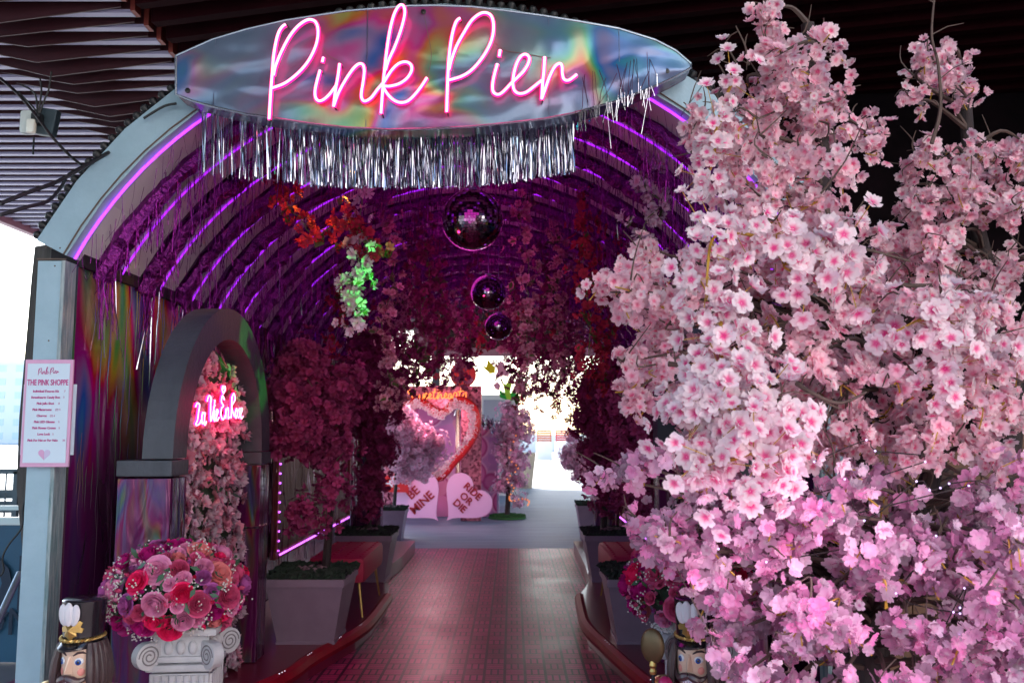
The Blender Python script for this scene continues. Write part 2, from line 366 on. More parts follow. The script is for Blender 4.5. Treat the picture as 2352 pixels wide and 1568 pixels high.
M['holo_wall'] = holo('holo_wall', 1.5, (1,1.0,.35), dark=.8, rough=.24, sat=1.5, seed=11, base=(.10,.012,.10), amount=.72, bumps=.5, metal=.25, cyc=2.6, zmask=(1.25,1.75))
M['holo_pillar'] = holo('holo_pillar', 3.5, (2.6,2.6,.45), dark=.28, rough=.2, sat=1.3, seed=2, base=(.34,.02,.24), amount=.55, bumps=.4, metal=.35)
M['petal_top'] = petal_mat('petal_blush', (.98,.62,.72), (.94,.30,.46), (.88,.08,.28), .5, alt=(.99,.84,.87))
M['petal_hot'] = petal_mat('petal_white_hot_centre', (.98,.86,.90), (.94,.26,.48), (.92,.05,.34), .45, throat=.74)
M['petal_low'] = petal_mat('petal_lilac_pink', (.98,.38,.70), (.98,.74,.87), (.88,.26,.58), .5, var=.4, alt=(.99,.80,.92))  # the blossom's own lilac, plus violet fairy light put into the colour
M['petal_maroon'] = petal_mat('petal_rose', (.36,.045,.16), (.26,.02,.08), (.28,.02,.08), .3, var=.3)
M['petal_red'] = petal_mat('petal_red', (.50,.030,.07), (.36,.015,.04), (.3,.01,.03), .3, var=.3)
M['petal_dusty'] = petal_mat('petal_dusty', (.76,.34,.44), (.55,.14,.22), (.4,.05,.12), .3, var=.3)
M['petal_pale'] = petal_mat('petal_pale', (.72,.55,.64), (.68,.34,.46), (.6,.1,.26), .35, var=.25)
M['petal_lav'] = petal_mat('petal_lavender', (.99,.64,.82), (.97,.42,.64), (.6,.2,.4), .4, var=.25)

# ---------------------------------------------------------------- floor: basket-weave pavers inside, plank deck outside
def floor_mat():
    m = bpy.data.materials.new('paver_tiles'); m.use_nodes = True; n = m.node_tree; L = n.links; b = n.nodes['Principled BSDF']
    tc = n.nodes.new('ShaderNodeTexCoord'); s = n.nodes.new('ShaderNodeSeparateXYZ'); L.new(tc.outputs['Object'], s.inputs[0])
    def mth(op, a, b_=None, c=None):
        q = n.nodes.new('ShaderNodeMath'); q.operation = op
        for i, x in enumerate((a, b_, c)):
            if x is None: continue
            if isinstance(x, (int, float)): q.inputs[i].default_value = x
            else: L.new(x, q.inputs[i])
        return q.outputs[0]
    C = .134
    x = mth('DIVIDE', mth('ADD', s.outputs[0], 50.03), C); y = mth('DIVIDE', mth('ADD', s.outputs[1], 50), C)
    fx, fy = mth('FRACT', x), mth('FRACT', y); ix, iy = mth('FLOOR', x), mth('FLOOR', y)
    par = mth('MODULO', mth('ADD', ix, iy), 2)          # 0/1 checker
    def line(f, wd):   # 1 near 0 or 1
        d = mth('ABSOLUTE', mth('SUBTRACT', f, .5)); return mth('GREATER_THAN', d, .5-wd)
    v3 = line(mth('FRACT', mth('ADD', mth('MULTIPLY', fx, 3), 0.0)), .14); h3 = line(mth('FRACT', mth('MULTIPLY', fy, 3)), .16)
    inner = mth('ADD', mth('MULTIPLY', par, v3), mth('MULTIPLY', mth('SUBTRACT', 1, par), mth('MULTIPLY', h3, .55)))
    bord = mth('MAXIMUM', line(fx, .07), mth('MULTIPLY', line(fy, .08), .9))
    wide = line(mth('FRACT', mth('DIVIDE', x, 4)), .012)
    g = mth('MINIMUM', mth('MAXIMUM', mth('MAXIMUM', inner, bord), wide), 1)
    wn = n.nodes.new('ShaderNodeTexWhiteNoise'); cb = n.nodes.new('ShaderNodeCombineXYZ'); L.new(ix, cb.inputs[0]); L.new(iy, cb.inputs[1]); L.new(cb.outputs[0], wn.inputs[0])
    nz = n.nodes.new('ShaderNodeTexNoise'); nz.inputs['Scale'].default_value = 1.3; nz.inputs['Detail'].default_value = 7; L.new(tc.outputs['Object'], nz.inputs[0])
    k = mth('ADD', mth('MULTIPLY', wn.outputs[0], .55), mth('MULTIPLY', nz.outputs[0], .8))
    cr = n.nodes.new('ShaderNodeMix'); cr.data_type = 'RGBA'; cr.inputs[6].default_value = (.16,.004,.040,1); cr.inputs[7].default_value = (.62,.06,.20,1); L.new(mth('SUBTRACT', k, .12), cr.inputs[0])  # pinkish-brown pavers with the tunnel's red-pink glow put into the colour
    mx = n.nodes.new('ShaderNodeMix'); mx.data_type = 'RGBA'; mx.inputs[7].default_value = (.018,.008,.012,1); L.new(mth('MULTIPLY', g, .97), mx.inputs[0]); L.new(cr.outputs[2], mx.inputs[6])
    L.new(mx.outputs[2], b.inputs['Base Color'])
    rr = n.nodes.new('ShaderNodeMapRange'); b.inputs['Specular IOR Level'].default_value = .4; rr.inputs['To Min'].default_value = .26; rr.inputs['To Max'].default_value = .52; L.new(nz.outputs[0], rr.inputs[0]); L.new(rr.outputs[0], b.inputs['Roughness'])
    bp = n.nodes.new('ShaderNodeBump'); bp.inputs['Strength'].default_value = .9; bp.inputs['Distance'].default_value = .008; bp.invert = True; L.new(g, bp.inputs['Height']); L.new(bp.outputs[0], b.inputs['Normal'])
    return m
M['tiles'] = floor_mat()
def deck_mat():
    m = mat('grey_deck', (.26,.33,.40), .55, spec=.3, noise=((.8,9,1), .8, (.15,.19,.25)), bump=((1.5,40,1), .35))
    return m
M['deck'] = deck_mat()
M['concrete'] = mat('concrete', (.20,.20,.20), .8, noise=(2, .5, (.15,.15,.15)))

def sheet(name, x0, x1, y0, y1, z, m):
    b = MB(); b.quad((x0,y0,z), (x1,y0,z), (x1,y1,z), (x0,y1,z)); return struct(b.build(name, m))
sheet('ground', -120, 120, -120, 260, -.012, M['concrete'])
sheet('path', -3.2, 5.2, -3, 11.93, 0, M['tiles'])
sheet('courtyard_paving', -6.2, 5.2, 11.94, 27, -.004, M['deck'])
sheet('sunny_courtyard_paving', -9, 60, 27.01, 200, -.006, mat('pale_paving', (.55,.54,.52), .7, noise=(1.5,.5,(.48,.47,.45))))
# water of the harbour at the far left
sheet('water', -115, -10, -40, 240, -.006, mat('water', (.30,.38,.42), .35))

# raised platforms with vinyl curbs
def platform(name, edge, x_out, y1):
    b = MB(); top = [(x, y, .15) for x, y in edge]
    poly = top + [(x_out, edge[-1][1], .15), (x_out, edge[0][1], .15)]
    b.prism([Vector((p[0], p[1], .004)) for p in poly], (0, 0, .146)); o = b.build(name, M['platform']); return struct(o)
EL = [(-1.62,3.9), (-1.60,4.5), (-1.50,5.0), (-1.36,5.41), (-1.31,5.77), (-1.22,6.15), (-1.14,6.5), (-1.10,6.9), (-1.10,7.85), (-1.13,8.2), (-1.20,8.5), (-1.3,8.9), (-1.3,9.6), (-1.26,10.2), (-1.26,11.5)]
ER = [(1.30,3.9), (1.12,4.5), (.92,4.95), (.80,5.23), (.656,6.05), (.567,6.68), (.575,7.3), (.60,7.85), (.68,8.2), (.75,8.6), (.78,9.4), (.80,11.5)]
platform('platform_left', EL, -2.08, 11.5); platform('platform_right', ER, 1.41, 11.5)
def curb(edge, lab, i0=0):
    t = thing('platform_edging', lab, 'floor edging', (edge[i0][0], edge[i0][1], 0))
    pts = spline([(x, y, .115) for x, y in edge[i0:]], 6)
    off = Vector((edge[i0][0], edge[i0][1], 0)); b = MB(); b.tube([p-off for p in pts], .048, 8); b.build('vinyl_roll', M['curb'], t, smooth=True)
    proto = None
    for i, p in enumerate(pts):
        if i % 7 == 3:
            for k in range(3):
                b = MB(); q = pts[min(i+1, len(pts)-1)]; c = p.lerp(q, k/2.2) + Vector((0, -.03, .042)) - off
                if proto is None:
                    b.sphere((0,0,0), .0048, 6, 4); proto = b.build('edge_light', mat('edge_led', (.8,.8,.8), .3, emit=(.85,.8,1), es=.5), t); proto.location = c
                else:
                    o = proto.copy(); COL.objects.link(o); o.location = c; o.parent = t
curb(EL[:9], 'dark red rounded edging with sparkling lights along the left platform'); curb(ER[:8], 'dark red rounded edging curving round the right platform')

# ---------------------------------------------------------------- canopy ceiling
H = 4.2
t = thing('canopy_ceiling', 'dark red slatted ceiling of the big canopy over the entrance', 'ceiling', (0,0,H))
b = MB(); b.box((-2.7, 6.0, .62), (7.1, 18.0, .12)); b.box((-1.5, 21.5, .62), (4.7, 13.0, .12)); b.box((3.45, 16.1, .623), (5.18, 23.8, .11)); b.build('roof_slab', M['dark'], t)  # slabs leave unseen openings so sky reaches the cherry trees and booth
XF = -2.37
b = MB(); b2 = MB(); b3 = MB(); bw = MB()
y = -1.6; i = 0
while y < 14.9:
    b.box(((-6.2+XF)/2, y, .15), (XF+6.2, .05, .30)); b2.box(((-6.2+XF)/2, y+.01, -.011), (XF+6.2, .058, .022))  # pale strips added under the slats in place of daylit bottoms
    b3.box((XF+.016, y, .10), (.03, .09, .24))
    # hanging wedge: deepest at X=-3.25, fading to nothing near the fold
    hw = .10 + .02*math.sin(i*1.7)
    bw.prism([Vector((-3.75, y-.055, -.0)), Vector((-3.25+.04*math.sin(i*2.3), y-.055, -hw)), Vector((XF-.05, y-.055, -.006)), Vector((XF-.05, y-.055, .02)), Vector((-3.75, y-.055, .02))], (0, -.010, 0))
    y += .2; i += 1
b.build('slats', M['slat'], t); b2.build('slat_lit_faces', M['slat_pale'], t); b3.build('board_ends', M['slat_end'], t); bw.build('slat_wedges', M['slat'], t)
# right-hand bays: deep boards turned a little
b = MB(); ang = R(-14); y = -2.0
while y < 29:
    L_ = 3.1 if y < 4.4 else 8.6; c = Vector((XF+.10, y, 0)) + Vector((math.cos(ang)*L_/2, math.sin(ang)*L_/2, .13))
    b.box(c, (L_, .07, .36), rot=ang); y += .235
b.build('deep_boards', M['slat_deep'], t)
b = MB(); b.box((-6.26, 6.3, .22), (.10, 17.4, .62)); b.box((1.5, 27.6, .2), (9.2, .16, 1.0)); b.build('fascia', mat('fascia_pale', (.30,.12,.16), .5), t)

# dark surroundings on the right
t = thing('dark_partition', 'black partition wall behind and beside the cherry blossom trees', 'wall', (1.8, 6.5, 0))
b = MB(); b.box((2.15, 0, 2.2), (4.2, .12, 4.4)); b.box((4.15, -3.2, 2.2), (.12, 6.4, 4.4)); b.build('black_sheet', M['dark_wall'], t)
t = thing('pegboard_wall', 'brown plank wall with round peg holes behind the lower blossom', 'wall', (1.45, 4.5, 0))
b = MB(); bh = MB(); bd = MB()
for k in range(22):
    z0 = .14*k/2
k = 0
for k in range(16):
    x0 = .19*k; b.box((x0+.09, 0, .80), (.186, .04, 1.60), bev=.004)
    for q in range(9):
        if (q+k) % 2 == 0:
            for s in (-1, 1): bh.lathe([(.010, -.002), (.010, .002)], (x0+.09+s*.045, -.0225, .12+q*.17), 8, M=Matrix.Rotation(R(90), 3, 'X'))
b.build('planks', M['wood_wall'], t); bh.build('peg_holes', M['black'], t)

# unseen pale hall added behind the camera to bounce sun onto the trees
t = thing('bounce_hall', 'unseen pale hall added behind the camera to bounce light forward', 'building', (19, -11, 0)); b = MB(); b.box((0,-2,7.5), (38,4,15)); b.build('wall', mat('cream_render', (.86,.82,.80), .9, noise=(.5,.4,(.80,.76,.74))), t)
for k in range(12): b = MB(); b.box((-17+k*3.1, .02, 3.6), (1.4,.06,2.0)); b.build('window', M['glass_grey'], t)
# back wall far behind left sky: pale buildings across the water, haze put into their colours
M['far_glass'] = mat('far_glass', (.74,.82,.88), .5)
def far_building(x, y, w_, h, lab, mk, nfl, ncol, grp=None):
    t = thing('waterfront_building', lab, 'building', (x, y, 0), group=None)
    b = MB(); b.box((0, 0, h/2), (w_, 6, h)); b.box((0, 0, h+.2), (w_*.5, 3, .5)); b.build('wall', mk, t)
    bb = MB(); bb.box((0, 0, 0), (w_/ncol*.55, .08, h/nfl*.5)); proto = None
    for i in range(ncol):
        for j in range(nfl):
            c = (-w_/2+(i+.5)*w_/ncol, -3.05, (j+.55)*h/nfl)
            if proto is None: proto = bb.build('window', M['far_glass'], t); proto.location = c
            else: o = proto.copy(); COL.objects.link(o); o.location = c; o.parent = t
pw = mat('far_wall', (.93,.91,.88), .8, noise=(.3,.5,(.88,.87,.86)))
far_building(-56, 100, 10, 9, 'pale tall block far across the water, seen left of the entrance post', pw, 6, 4)
far_building(-68, 104, 12, 6.0, 'pale low block far across the water at the left edge', pw, 4, 4)
far_building(-44, 102, 12, 4.5, 'long pale low block across the water right of the tall block', pw, 3, 6)
# ---------------------------------------------------------------- the arched tunnel
AC = (-.338, 1.516); AR = 1.96; A0 = R(27); A1 = R(153); ZS = AC[1] + AR*math.sin(A0)   # spring at z=2.406
XL, XR = AC[0]-AR*math.cos(A0), AC[0]+AR*math.cos(A0)
Y0, Y1 = 4.0, 11.8
def arc(r, n, y, a0=A0, a1=A1):
    return [Vector((AC[0]+r*math.cos(a1+(a0-a1)*k/n), y, AC[1]+r*math.sin(a1+(a0-a1)*k/n))) for k in range(n+1)]
T = thing('arched_tunnel', 'white fronted arched tunnel entrance lined with purple tinsel and glowing purple strips', 'tunnel', (0,0,0))
# front arch ring: faceted white board
n = 14; b = MB(); RO = AR+.16
for k in range(n):
    a, c = A1+(A0-A1)*k/n, A1+(A0-A1)*(k+1)/n; g = .0012
    P = lambda ang, r, yy: Vector((AC[0]+r*math.cos(ang), yy, AC[1]+r*math.sin(ang)))
    if k in (3, 7, 11): a -= .002
    b.prism([P(a, AR, Y0), P(c, AR, Y0), P(c, RO, Y0), P(a, RO, Y0)], (0, .10, 0))
b.build('arch_board', M['white_paint_sky_tint'], T)
b = MB(); b.tube(arc(AR+.012, 28, Y0-.004), .004, 5); b.build('arch_seam', M['seam'], T)
for s, X in ((-1, XL), (1, XR)):
    b = MB(); b.box((X+s*.073, Y0+.05, ZS/2-.01), (.115, .10, ZS-.03), bev=.004); o = b.build('post', M['white_paint_sky_tint'], T)
    b = MB(); b.box((X+s*.008, Y0+.046, ZS/2-.01), (.018, .105, ZS-.03)); b.build('post_edge', M['worn_edge'], T)
    b = MB(); b.box((X+s*.066, Y0-.002, ZS-.018), (.135, .008, .006)); b.build('joint', M['seam'], T)
    b = MB()
    for (dx, dz) in ((.03,.035), (.07,.033), (.095,.037), (.05,-.05), (.06,-.4), (.04,-.9)): b.sphere((X+s*dx, Y0-.001, ZS+dz), .004, 6, 4)
    b.build('nail', M['seam'], T)
# roof shell
b = MB(); n = 40; ys = [Y0+.1, Y1]
A = arc(AR+.03, n, Y0+.1); B = arc(AR+.03, n, Y1)
for k in range(n): b.quad(A[k], A[k+1], B[k+1], B[k])
A2 = arc(AR+.10, n, Y0+.1); B2 = arc(AR+.10, n, Y1)
for k in range(n): b.quad(A2[k+1], A2[k], B2[k], B2[k+1]); b.quad(B[k], B[k+1], B2[k+1], B2[k])
b.build('shell', mat('shell_purple', (.055,.022,.055), .6, noise=(6,.5,(.03,.01,.03))), T)
for s, X in ((-1, XL), (1, XR)):
    b = MB(); b.box((X+s*.06, (Y0+.12+Y1)/2, ZS+.02), (.16, Y1-Y0-.14, .10)); b.build('wall_plate', M['dark'], T)
# front soffit ring and the soffit ring of each bay
SP = .5; ribs = [Y0 + .02 + SP*k for k in range(16)]
def soffit(y, w_, mk, nseg, name, r=AR):
    b = MB(); A = arc(r, nseg, y); B = arc(r, nseg, y+w_); C_ = arc(r+.03, nseg, y); D_ = arc(r+.03, nseg, y+w_)
    for k in range(nseg):
        b.quad(A[k], A[k+1], B[k+1], B[k]); b.quad(C_[k], C_[k+1], A[k+1], A[k]); b.quad(B[k], B[k+1], D_[k+1], D_[k])
    return b.build(name, mk, T)
for i, y in enumerate(ribs):
    soffit(y if i else Y0+.10, .24 if i else .20, M['soffit'], 14, 'soffit_band')
    b = MB()
    if i == 0: b.tube(arc(AR-.012, 40, Y0+.06), .0075, 6); b.build('light_strip', M['strip_front'], T)
    else:
        b.tube(arc(AR-.010, 40, y+.03), .0055, 6); ls = b.build('light_strip', M['strip'], T)
        if i % 3 == 1: glow(ls, (AC[0], y+.1, 2.9), (.90, .05, .60), 1.8, .35)  # added magenta lamp in mid-air, boosting the strips' light
# tinsel rolls and the fringe hanging from each
def ribbon(b, p, L_, w_, th, sway=.02, nseg=2):
    dx, dy = math.cos(th)*w_/2, math.sin(th)*w_/2; sx, sy = random.gauss(0, sway), random.gauss(0, sway)
    pr = None
    for k in range(nseg+1):
        f = k/nseg; tw = th + f*random.uniform(-.8, .8); dx, dy = math.cos(tw)*w_/2, math.sin(tw)*w_/2
        c = (p[0]+sx*f*f*1.2, p[1]+sy*f*f*1.2, p[2]-L_*f)
        q = ((c[0]-dx, c[1]-dy, c[2]), (c[0]+dx, c[1]+dy, c[2]))
        if pr: b.quad(pr[0], pr[1], q[1], q[0])
        pr = q
for i, y in enumerate(ribs):
    yy = y+.30
    pts = arc(AR-.035, 90, yy, A0-.02, A1+.02)
    pts = [p + Vector((random.gauss(0,.004), random.gauss(0,.008), random.gauss(0,.006))) for p in pts]
    b = MB(); b.tube(pts, [.042+.018*random.random()+.012*math.sin(k*.35+i) for k in range(len(pts))], 8)
    b.build('tinsel_roll', M['purple_roll'], T)
    b = MB(); bs = MB(); nn = 430 if i < 8 else 330
    for k in range(nn):
        a = random.uniform(A0-.03, A1+.03); r = AR-.05-random.random()*.03; p = (AC[0]+r*math.cos(a), yy+random.uniform(-.07,.07), AC[1]+r*math.sin(a))
        L_ = random.uniform(.08, .26 if i < 5 else .34)*(1+.35*math.sin(a*9+i*1.3)); wd = random.choice((.002,.003,.004,.006))
        tgt = bs if (i > 2 and random.random() < .022) else b
        ribbon(tgt, p, L_, wd, random.uniform(-1, 1), .012)
    # slanting loose threads across the pale soffit towards the next bay
    for k in range(200 if i < 6 else 70):
        a = random.uniform(A0, A1); p = (AC[0]+(AR-.01)*math.cos(a), y+.26-random.random()*.22, AC[1]+(AR-.01)*math.sin(a))
        ribbon(b, p, random.uniform(.1,.3), .0025, random.uniform(-1,1), .03)
    for sgn, ax in ((-1, A1), (1, A0)):
        for k in range(22):
            p = (AC[0]+sgn*(1.72-random.random()*.04), yy+random.gauss(0,.05), ZS+random.uniform(-.05,.1)); ribbon(b, p, random.uniform(.12,.38), .005, random.uniform(-1.5,1.5), .02)
            if random.random() < .12: ribbon(bs, p, random.uniform(.25,.6), .005, random.uniform(-1,1), .03)
    b.build('tinsel_fringe', M['purple_foil'], T)
    if bs.f: bs.build('silver_fringe_strands', M['silver_foil'], T)
# side walls
b = MB(); b.box((XL-.04, (Y0+.12+Y1)/2, ZS/2), (.07, Y1-Y0-.14, ZS-.02)); b.build('side_wall', M['holo_wall'], T)
b = MB(); b.box((XR+.04, (Y0+.12+Y1)/2, ZS/2), (.07, Y1-Y0-.14, ZS-.02)); b.build('side_wall', M['holo_wall'], T)
# wrinkles standing proud of the left foil wall
b = MB()
for k in range(70):
    y0 = random.uniform(4.16, 5.6); z0 = random.uniform(.1, 2.2); L_ = random.uniform(.15, .7); P = [(XL+.001+random.random()*.004, y0+random.gauss(0,.006), z0+L_*q/4) for q in range(5)]
    b.tube(P, [.0005,.0025,.003,.0022,.0005], 4)
b.build('foil_creases', M['holo_wall'], T)
# tinsel curtains on the walls behind the niches
for s, X in ((-1, XL+.03), (1, XR-.03)):
    b = MB(); bs = MB()
    for k in range(2300):
        y = random.uniform(5.9, 11.5); z = 2.42 - random.random()*1.7
        if 7.45 < y < 10.8 and z > .8 and random.random() < .82: z = random.uniform(2.2, 2.42)
        ribbon(bs if random.random() < (.30 if y < 7.5 else .12) else b, (X-s*random.random()*.06, y, z), random.uniform(.15,.5), .008, random.uniform(1.0, 2.1), .01)
    b.build('wall_tinsel', M['maroon_foil'], T); bs.build('silver_wall_tinsel', M['silver_wall'], T)
# end jambs
for s, X in ((-1, -1.92), (1, 1.28)):
    b = MB(); b.box((X, Y1-.02, 1.2), (.36, .22, 2.4)); b.build('end_jamb', M['holo_pillar'], T)
# end header board
b = MB(); A = arc(AR-.0, 30, Y1-.05, R(20), R(160)); 
for k in range(30): b.quad(A[k], A[k+1], Vector((A[k+1].x, Y1-.05, max(A[k+1].z, 2.96)+.3)), Vector((A[k].x, Y1-.05, max(A[k].z, 2.96)+.3)))
b.build('end_header', M['dark'], T)

# window-like mural frames on both side walls with violet light dots
def light_frame(X, s, lab):
    t = thing('lit_wall_frame', lab, 'light frame', (X, 9.25, 1.35)); y0, y1, z0, z1 = -1.65, 1.7, -.83, .84
    b = MB()
    for c, sz in (((0,0,z0),(.05,3.42,.06)), ((0,0,z1),(.05,3.42,.06)), ((0,y0,0),(.05,.06,1.61)), ((0,y1,0),(.05,.06,1.61))): b.box(c, sz)
    b.build('frame', M['slat_end'], t)
    b = MB()
    for k in range(64): b.box((-s*.004, y0+.05+k*.0508, 0), (.012, .036 if k%2 else .03, 1.6))
    b.build('slatted_panel', mat('wood_slats', (.16,.07,.045), .6), t)
    proto = None; pos = [(y0, z0+.04+k*.082) for k in range(20)] + [(y0+.06+k*.058, z0) for k in range(56)] + [(y0+.06+k*.065, z1) for k in range(12)]
    for y, z in pos:
        if proto is None: b = MB(); b.box((0,0,0), (.010,.022,.014), bev=.002); proto = b.build('bulb', M['led_dot'], t); proto.location = (s*.034, y, z)
        else: o = proto.copy(); COL.objects.link(o); o.location = (s*.034, y, z); o.parent = t
light_frame(XL+.045, 1, 'timber frame outlined with violet light dots on the left tunnel wall behind the potted trees')
light_frame(XR-.045, -1, 'timber frame outlined with violet light dots on the right tunnel wall behind the blossom')

# ---------------------------------------------------------------- arched flower niches
def niche(s, Xf, lab, flab, full):
    """s=+1: left wall, front plane at Xf facing +X; s=-1 mirrored"""
    t = thing('niche_arch', lab, 'arch', (Xf, 4.95, 0)); YC, RO_, RI_ = 0, .82, .645; ZC = 1.46; dp = .145
    def ring(rO, rI, x0, x1, n=28):
        b = MB()
        for k in range(n):
            a, c = PI*k/n, PI*(k+1)/n
            p = lambda x, r, q: Vector((x, YC-r*math.cos(q), ZC+r*math.sin(q)))
            b.quad(p(x1,rO,a), p(x1,rO,c), p(x0,rO,c), p(x0,rO,a)); b.quad(p(x1,rI,c), p(x1,rI,a), p(x0,rI,a), p(x0,rI,c))
            b.quad(p(x1,rO,c), p(x1,rO,a), p(x1,rI,a), p(x1,rI,c)); b.quad(p(x0,rO,a), p(x0,rO,c), p(x0,rI,c), p(x0,rI,a))
        for a in (0, PI):
            b.quad(p(x1,rO,a), p(x0,rO,a), p(x0,rI,a), p(x1,rI,a))
        return b
    ring(RO_, RI_, -s*.145, 0).build('arch_ring', M['arch_paint'], t, smooth=True)
    for e in (-1, 1):
        yc = e*(RO_+RI_)/2
        b = MB(); b.box((-s*.125, yc, ZC-.045), (.262, .215, .075), bev=.006); b.build('capital', M['arch_paint'], t)
        b = MB(); b.box((-s*.125, yc, (ZC-.09+.152)/2), (.25, .20, ZC-.09-.155), bev=.004); b.build('pillar', M['holo_pillar'], t)
        b = MB(); b.box((-s*.125, yc, .98), (.256, .206, .012)); b.build('pillar_band', M['silver_foil'], t)
    # flower wall panel
    w_ = thing('flower_wall', flab, 'flower wall', (Xf-s*.13, 4.95, .15)); b = MB(); pl = [Vector((0, y, 0)) for y in (-.58, .58)]
    poly = [Vector((0, -.58, 0)), Vector((0, .58, 0))] + [Vector((0, .60*math.cos(PI*k/16), 1.31+.60*math.sin(PI*k/16))) for k in range(17)]
    b.prism(poly, (-s*.03, 0, 0)); b.build('backing', M['leaf'], w_)
    P = []; N = []; S = []; 
    while len(P) < (900 if full else 260):
        y = random.uniform(-.56, .56); z = random.uniform(.0, 1.9)
        if z > 1.31 and (y*y + (z-1.31)**2) > .56**2: continue
        P.append((s*random.uniform(.01,.06), y, z)); N.append((s*1, random.gauss(0,.5), random.gauss(0,.5)+.1)); S.append(random.uniform(.022,.046))
    P = np.array(P); N = np.array(N); S = np.array(S); k = rng.random(len(P)) < .7
    blossoms('white_blossoms', P[k], N[k], S[k], rng.random(k.sum())*.6, M['petal_pale'], w_); blossoms('pink_blossoms', P[~k], N[~k], S[~k]*1.1, rng.random((~k).sum()), M['petal_dusty'], w_)
    b = MB()
    for k in range(90):
        y = random.uniform(-.54,.54); z = random.uniform(0,1.8)
        if z > 1.31 and (y*y + (z-1.31)**2) > .54**2: continue
        c = Vector((s*.055, y, z)); a = random.random()*6.3; u = Vector((random.gauss(0,.4)*.03, math.cos(a)*.03, math.sin(a)*.03)); v = Vector((s*.2, -math.sin(a), math.cos(a)))*.012
        b.quad(c-u, c-v, c+u, c+v)
    b.build('leaves', M['leaf'], w_)
    return t, w_
niche(1, -1.60, 'grey arch on foil wrapped pillars framing the lit flower wall on the left', 'flower wall of white and pink roses behind the red script sign', True)
niche(-1, .93, 'dim grey arch on foil wrapped pillars half hidden by the blossom on the right', 'dim flower wall behind the blossom tree on the right', False)

# small script neon on the left flower wall: "La Vie En Rose"
def strokes_on(S, fx, r, name, mk, par, n=5, seg=6):
    b = MB()
    for st in S:
        P = spline([fx(*p) for p in st], n) if len(st) > 2 else [fx(*p) for p in st]
        b.tube(P, r, seg)
    return b.build(name, mk, par, smooth=True)
t = thing('script_neon', 'glowing red pink script neon reading La Vie En Rose on the flower wall', 'neon sign', (-1.645, 4.93, 1.715))
LV = {
 'letter_l': [[(0,9),(2,11),(5,10),(4,6),(3,2),(1,0),(2.5,-.8),(6,0),(8,2)]],
 'letter_a': [[(12,5),(9.5,6),(8.5,3),(9.5,0),(12,1),(12.5,6),(12.3,1),(13,-1),(15,1)]],
 'letter_v': [[(15,12),(17,15),(20,14),(20,8),(21,1),(24,6),(26,13)]],
 'letter_i': [[(26,7),(25.5,2),(27,1),(28.5,3)], [(26.3,9.5),(26.4,10)]],
 'letter_e': [[(28.5,3),(31,6),(29.5,7.5),(28.5,4),(30,1),(33,3)]],
 'letter_e_large': [[(40,13),(37,15.5),(35.5,12),(39,9.5),(36,8),(35.5,4),(39,1.5),(42,4)]],
 'small_heart': [[(38,17),(36,19),(37,21),(38.2,19.5),(39.5,21),(41,19.3),(38,16.5)]],
 'letter_n': [[(43,8),(43,2)],[(43,6),(46,8.5),(47,6),(47,2),(49,3)]],
 'letter_r': [[(52,15),(51.5,2)],[(51.5,14),(55,17),(57,13),(52,9),(57,3)]],
 'letter_o': [[(60,8),(58,5),(60,2),(62,5),(60,8)]],
 'letter_s': [[(66,8),(64,7),(66,4.5),(64,2)]],
 'letter_e_end': [[(67,4),(70,7),(68.5,8),(67.5,4),(69,1.5),(72,3)]],
}
for nm, S in LV.items():
    fx = lambda x, y: Vector((0, (x-36)*.0112, (y-8)*.0098 + (x-36)*.0003))
    strokes_on(S, fx, .0040, nm, M['neon_small'], t, 4, 5)
    strokes_on(S, lambda x, y: fx(x, y)+Vector((-.006, 0, 0)), .0062, 'sleeve', M['neon_small_edge'], t, 3, 5)

glow(t, (.05, 0, 0), (1, .01, .14), 1.8, .12)
# ---------------------------------------------------------------- the big sign
SY = 3.84
top = [(430,137),(475,117),(520,97),(600,73),(700,50),(850,27),(1000,15),(1060,14),(1150,17),(1230,26),(1320,38),(1415,53),(1510,70),(1600,98),(1650,124),(1687,156)]
bot = [(1687,166),(1645,190),(1600,211),(1500,249),(1400,277),(1330,291),(1250,300),(1150,310),(1044,315),(950,317),(845,312),(760,303),(696,293),(600,279),(524,262),(470,247),(430,231)]
sg = p25(1058, 165, SY)
t = thing('holographic_sign', 'pointed shimmering foil sign board over the tunnel mouth carrying the neon script', 'sign', sg)
F = [p25(x, y, SY)-sg for x, y in top+bot]
n = len(F); b = MB(); NX, NZ = 90, 22
# face as a crumpled grid between the top and bottom curves
def interp(poly, x):
    poly = sorted(poly, key=lambda q: q[0])
    for a, c in zip(poly, poly[1:]):
        if a[0] <= x <= c[0]: return a[1] + (c[1]-a[1])*(x-a[0])/max(1e-6, c[0]-a[0])
    return poly[0][1] if x < poly[0][0] else poly[-1][1]
TP = [(q.x, q.z) for q in F[:len(top)]]; BP = [(q.x, q.z) for q in F[len(top):]]
x0, x1 = TP[0][0], TP[-1][0]
from mathutils import noise as mn
grid = []
for i in range(NX+1):
    x = x0+(x1-x0)*i/NX; zt, zb = interp(TP, x), interp(BP, x)
    for j in range(NZ+1):
        z = zb+(zt-zb)*j/NZ; e = min(1, 4*min(j, NZ-j)/NZ, i/3, (NX-i)/3)
        q = Vector((x*1.6, z*3.2, 1.3)); d = abs(mn.noise(q*1.3))*.035 + mn.noise(q*3.1)*.010
        d += .012*math.sin(x*5.2)*math.sin(z*9)
        grid.append(Vector((x, -abs(d)*e, z)))
fs = [(i*(NZ+1)+j, (i+1)*(NZ+1)+j, (i+1)*(NZ+1)+j+1, i*(NZ+1)+j+1) for i in range(NX) for j in range(NZ)]
b.add(grid, fs); o = b.build('foil_face', M['holo_sign'], t, smooth=True)
b = MB(); b.prism([q+Vector((0,.006,0)) for q in F], (0, .13, 0)); b.build('board', M['holo_sign'], t)
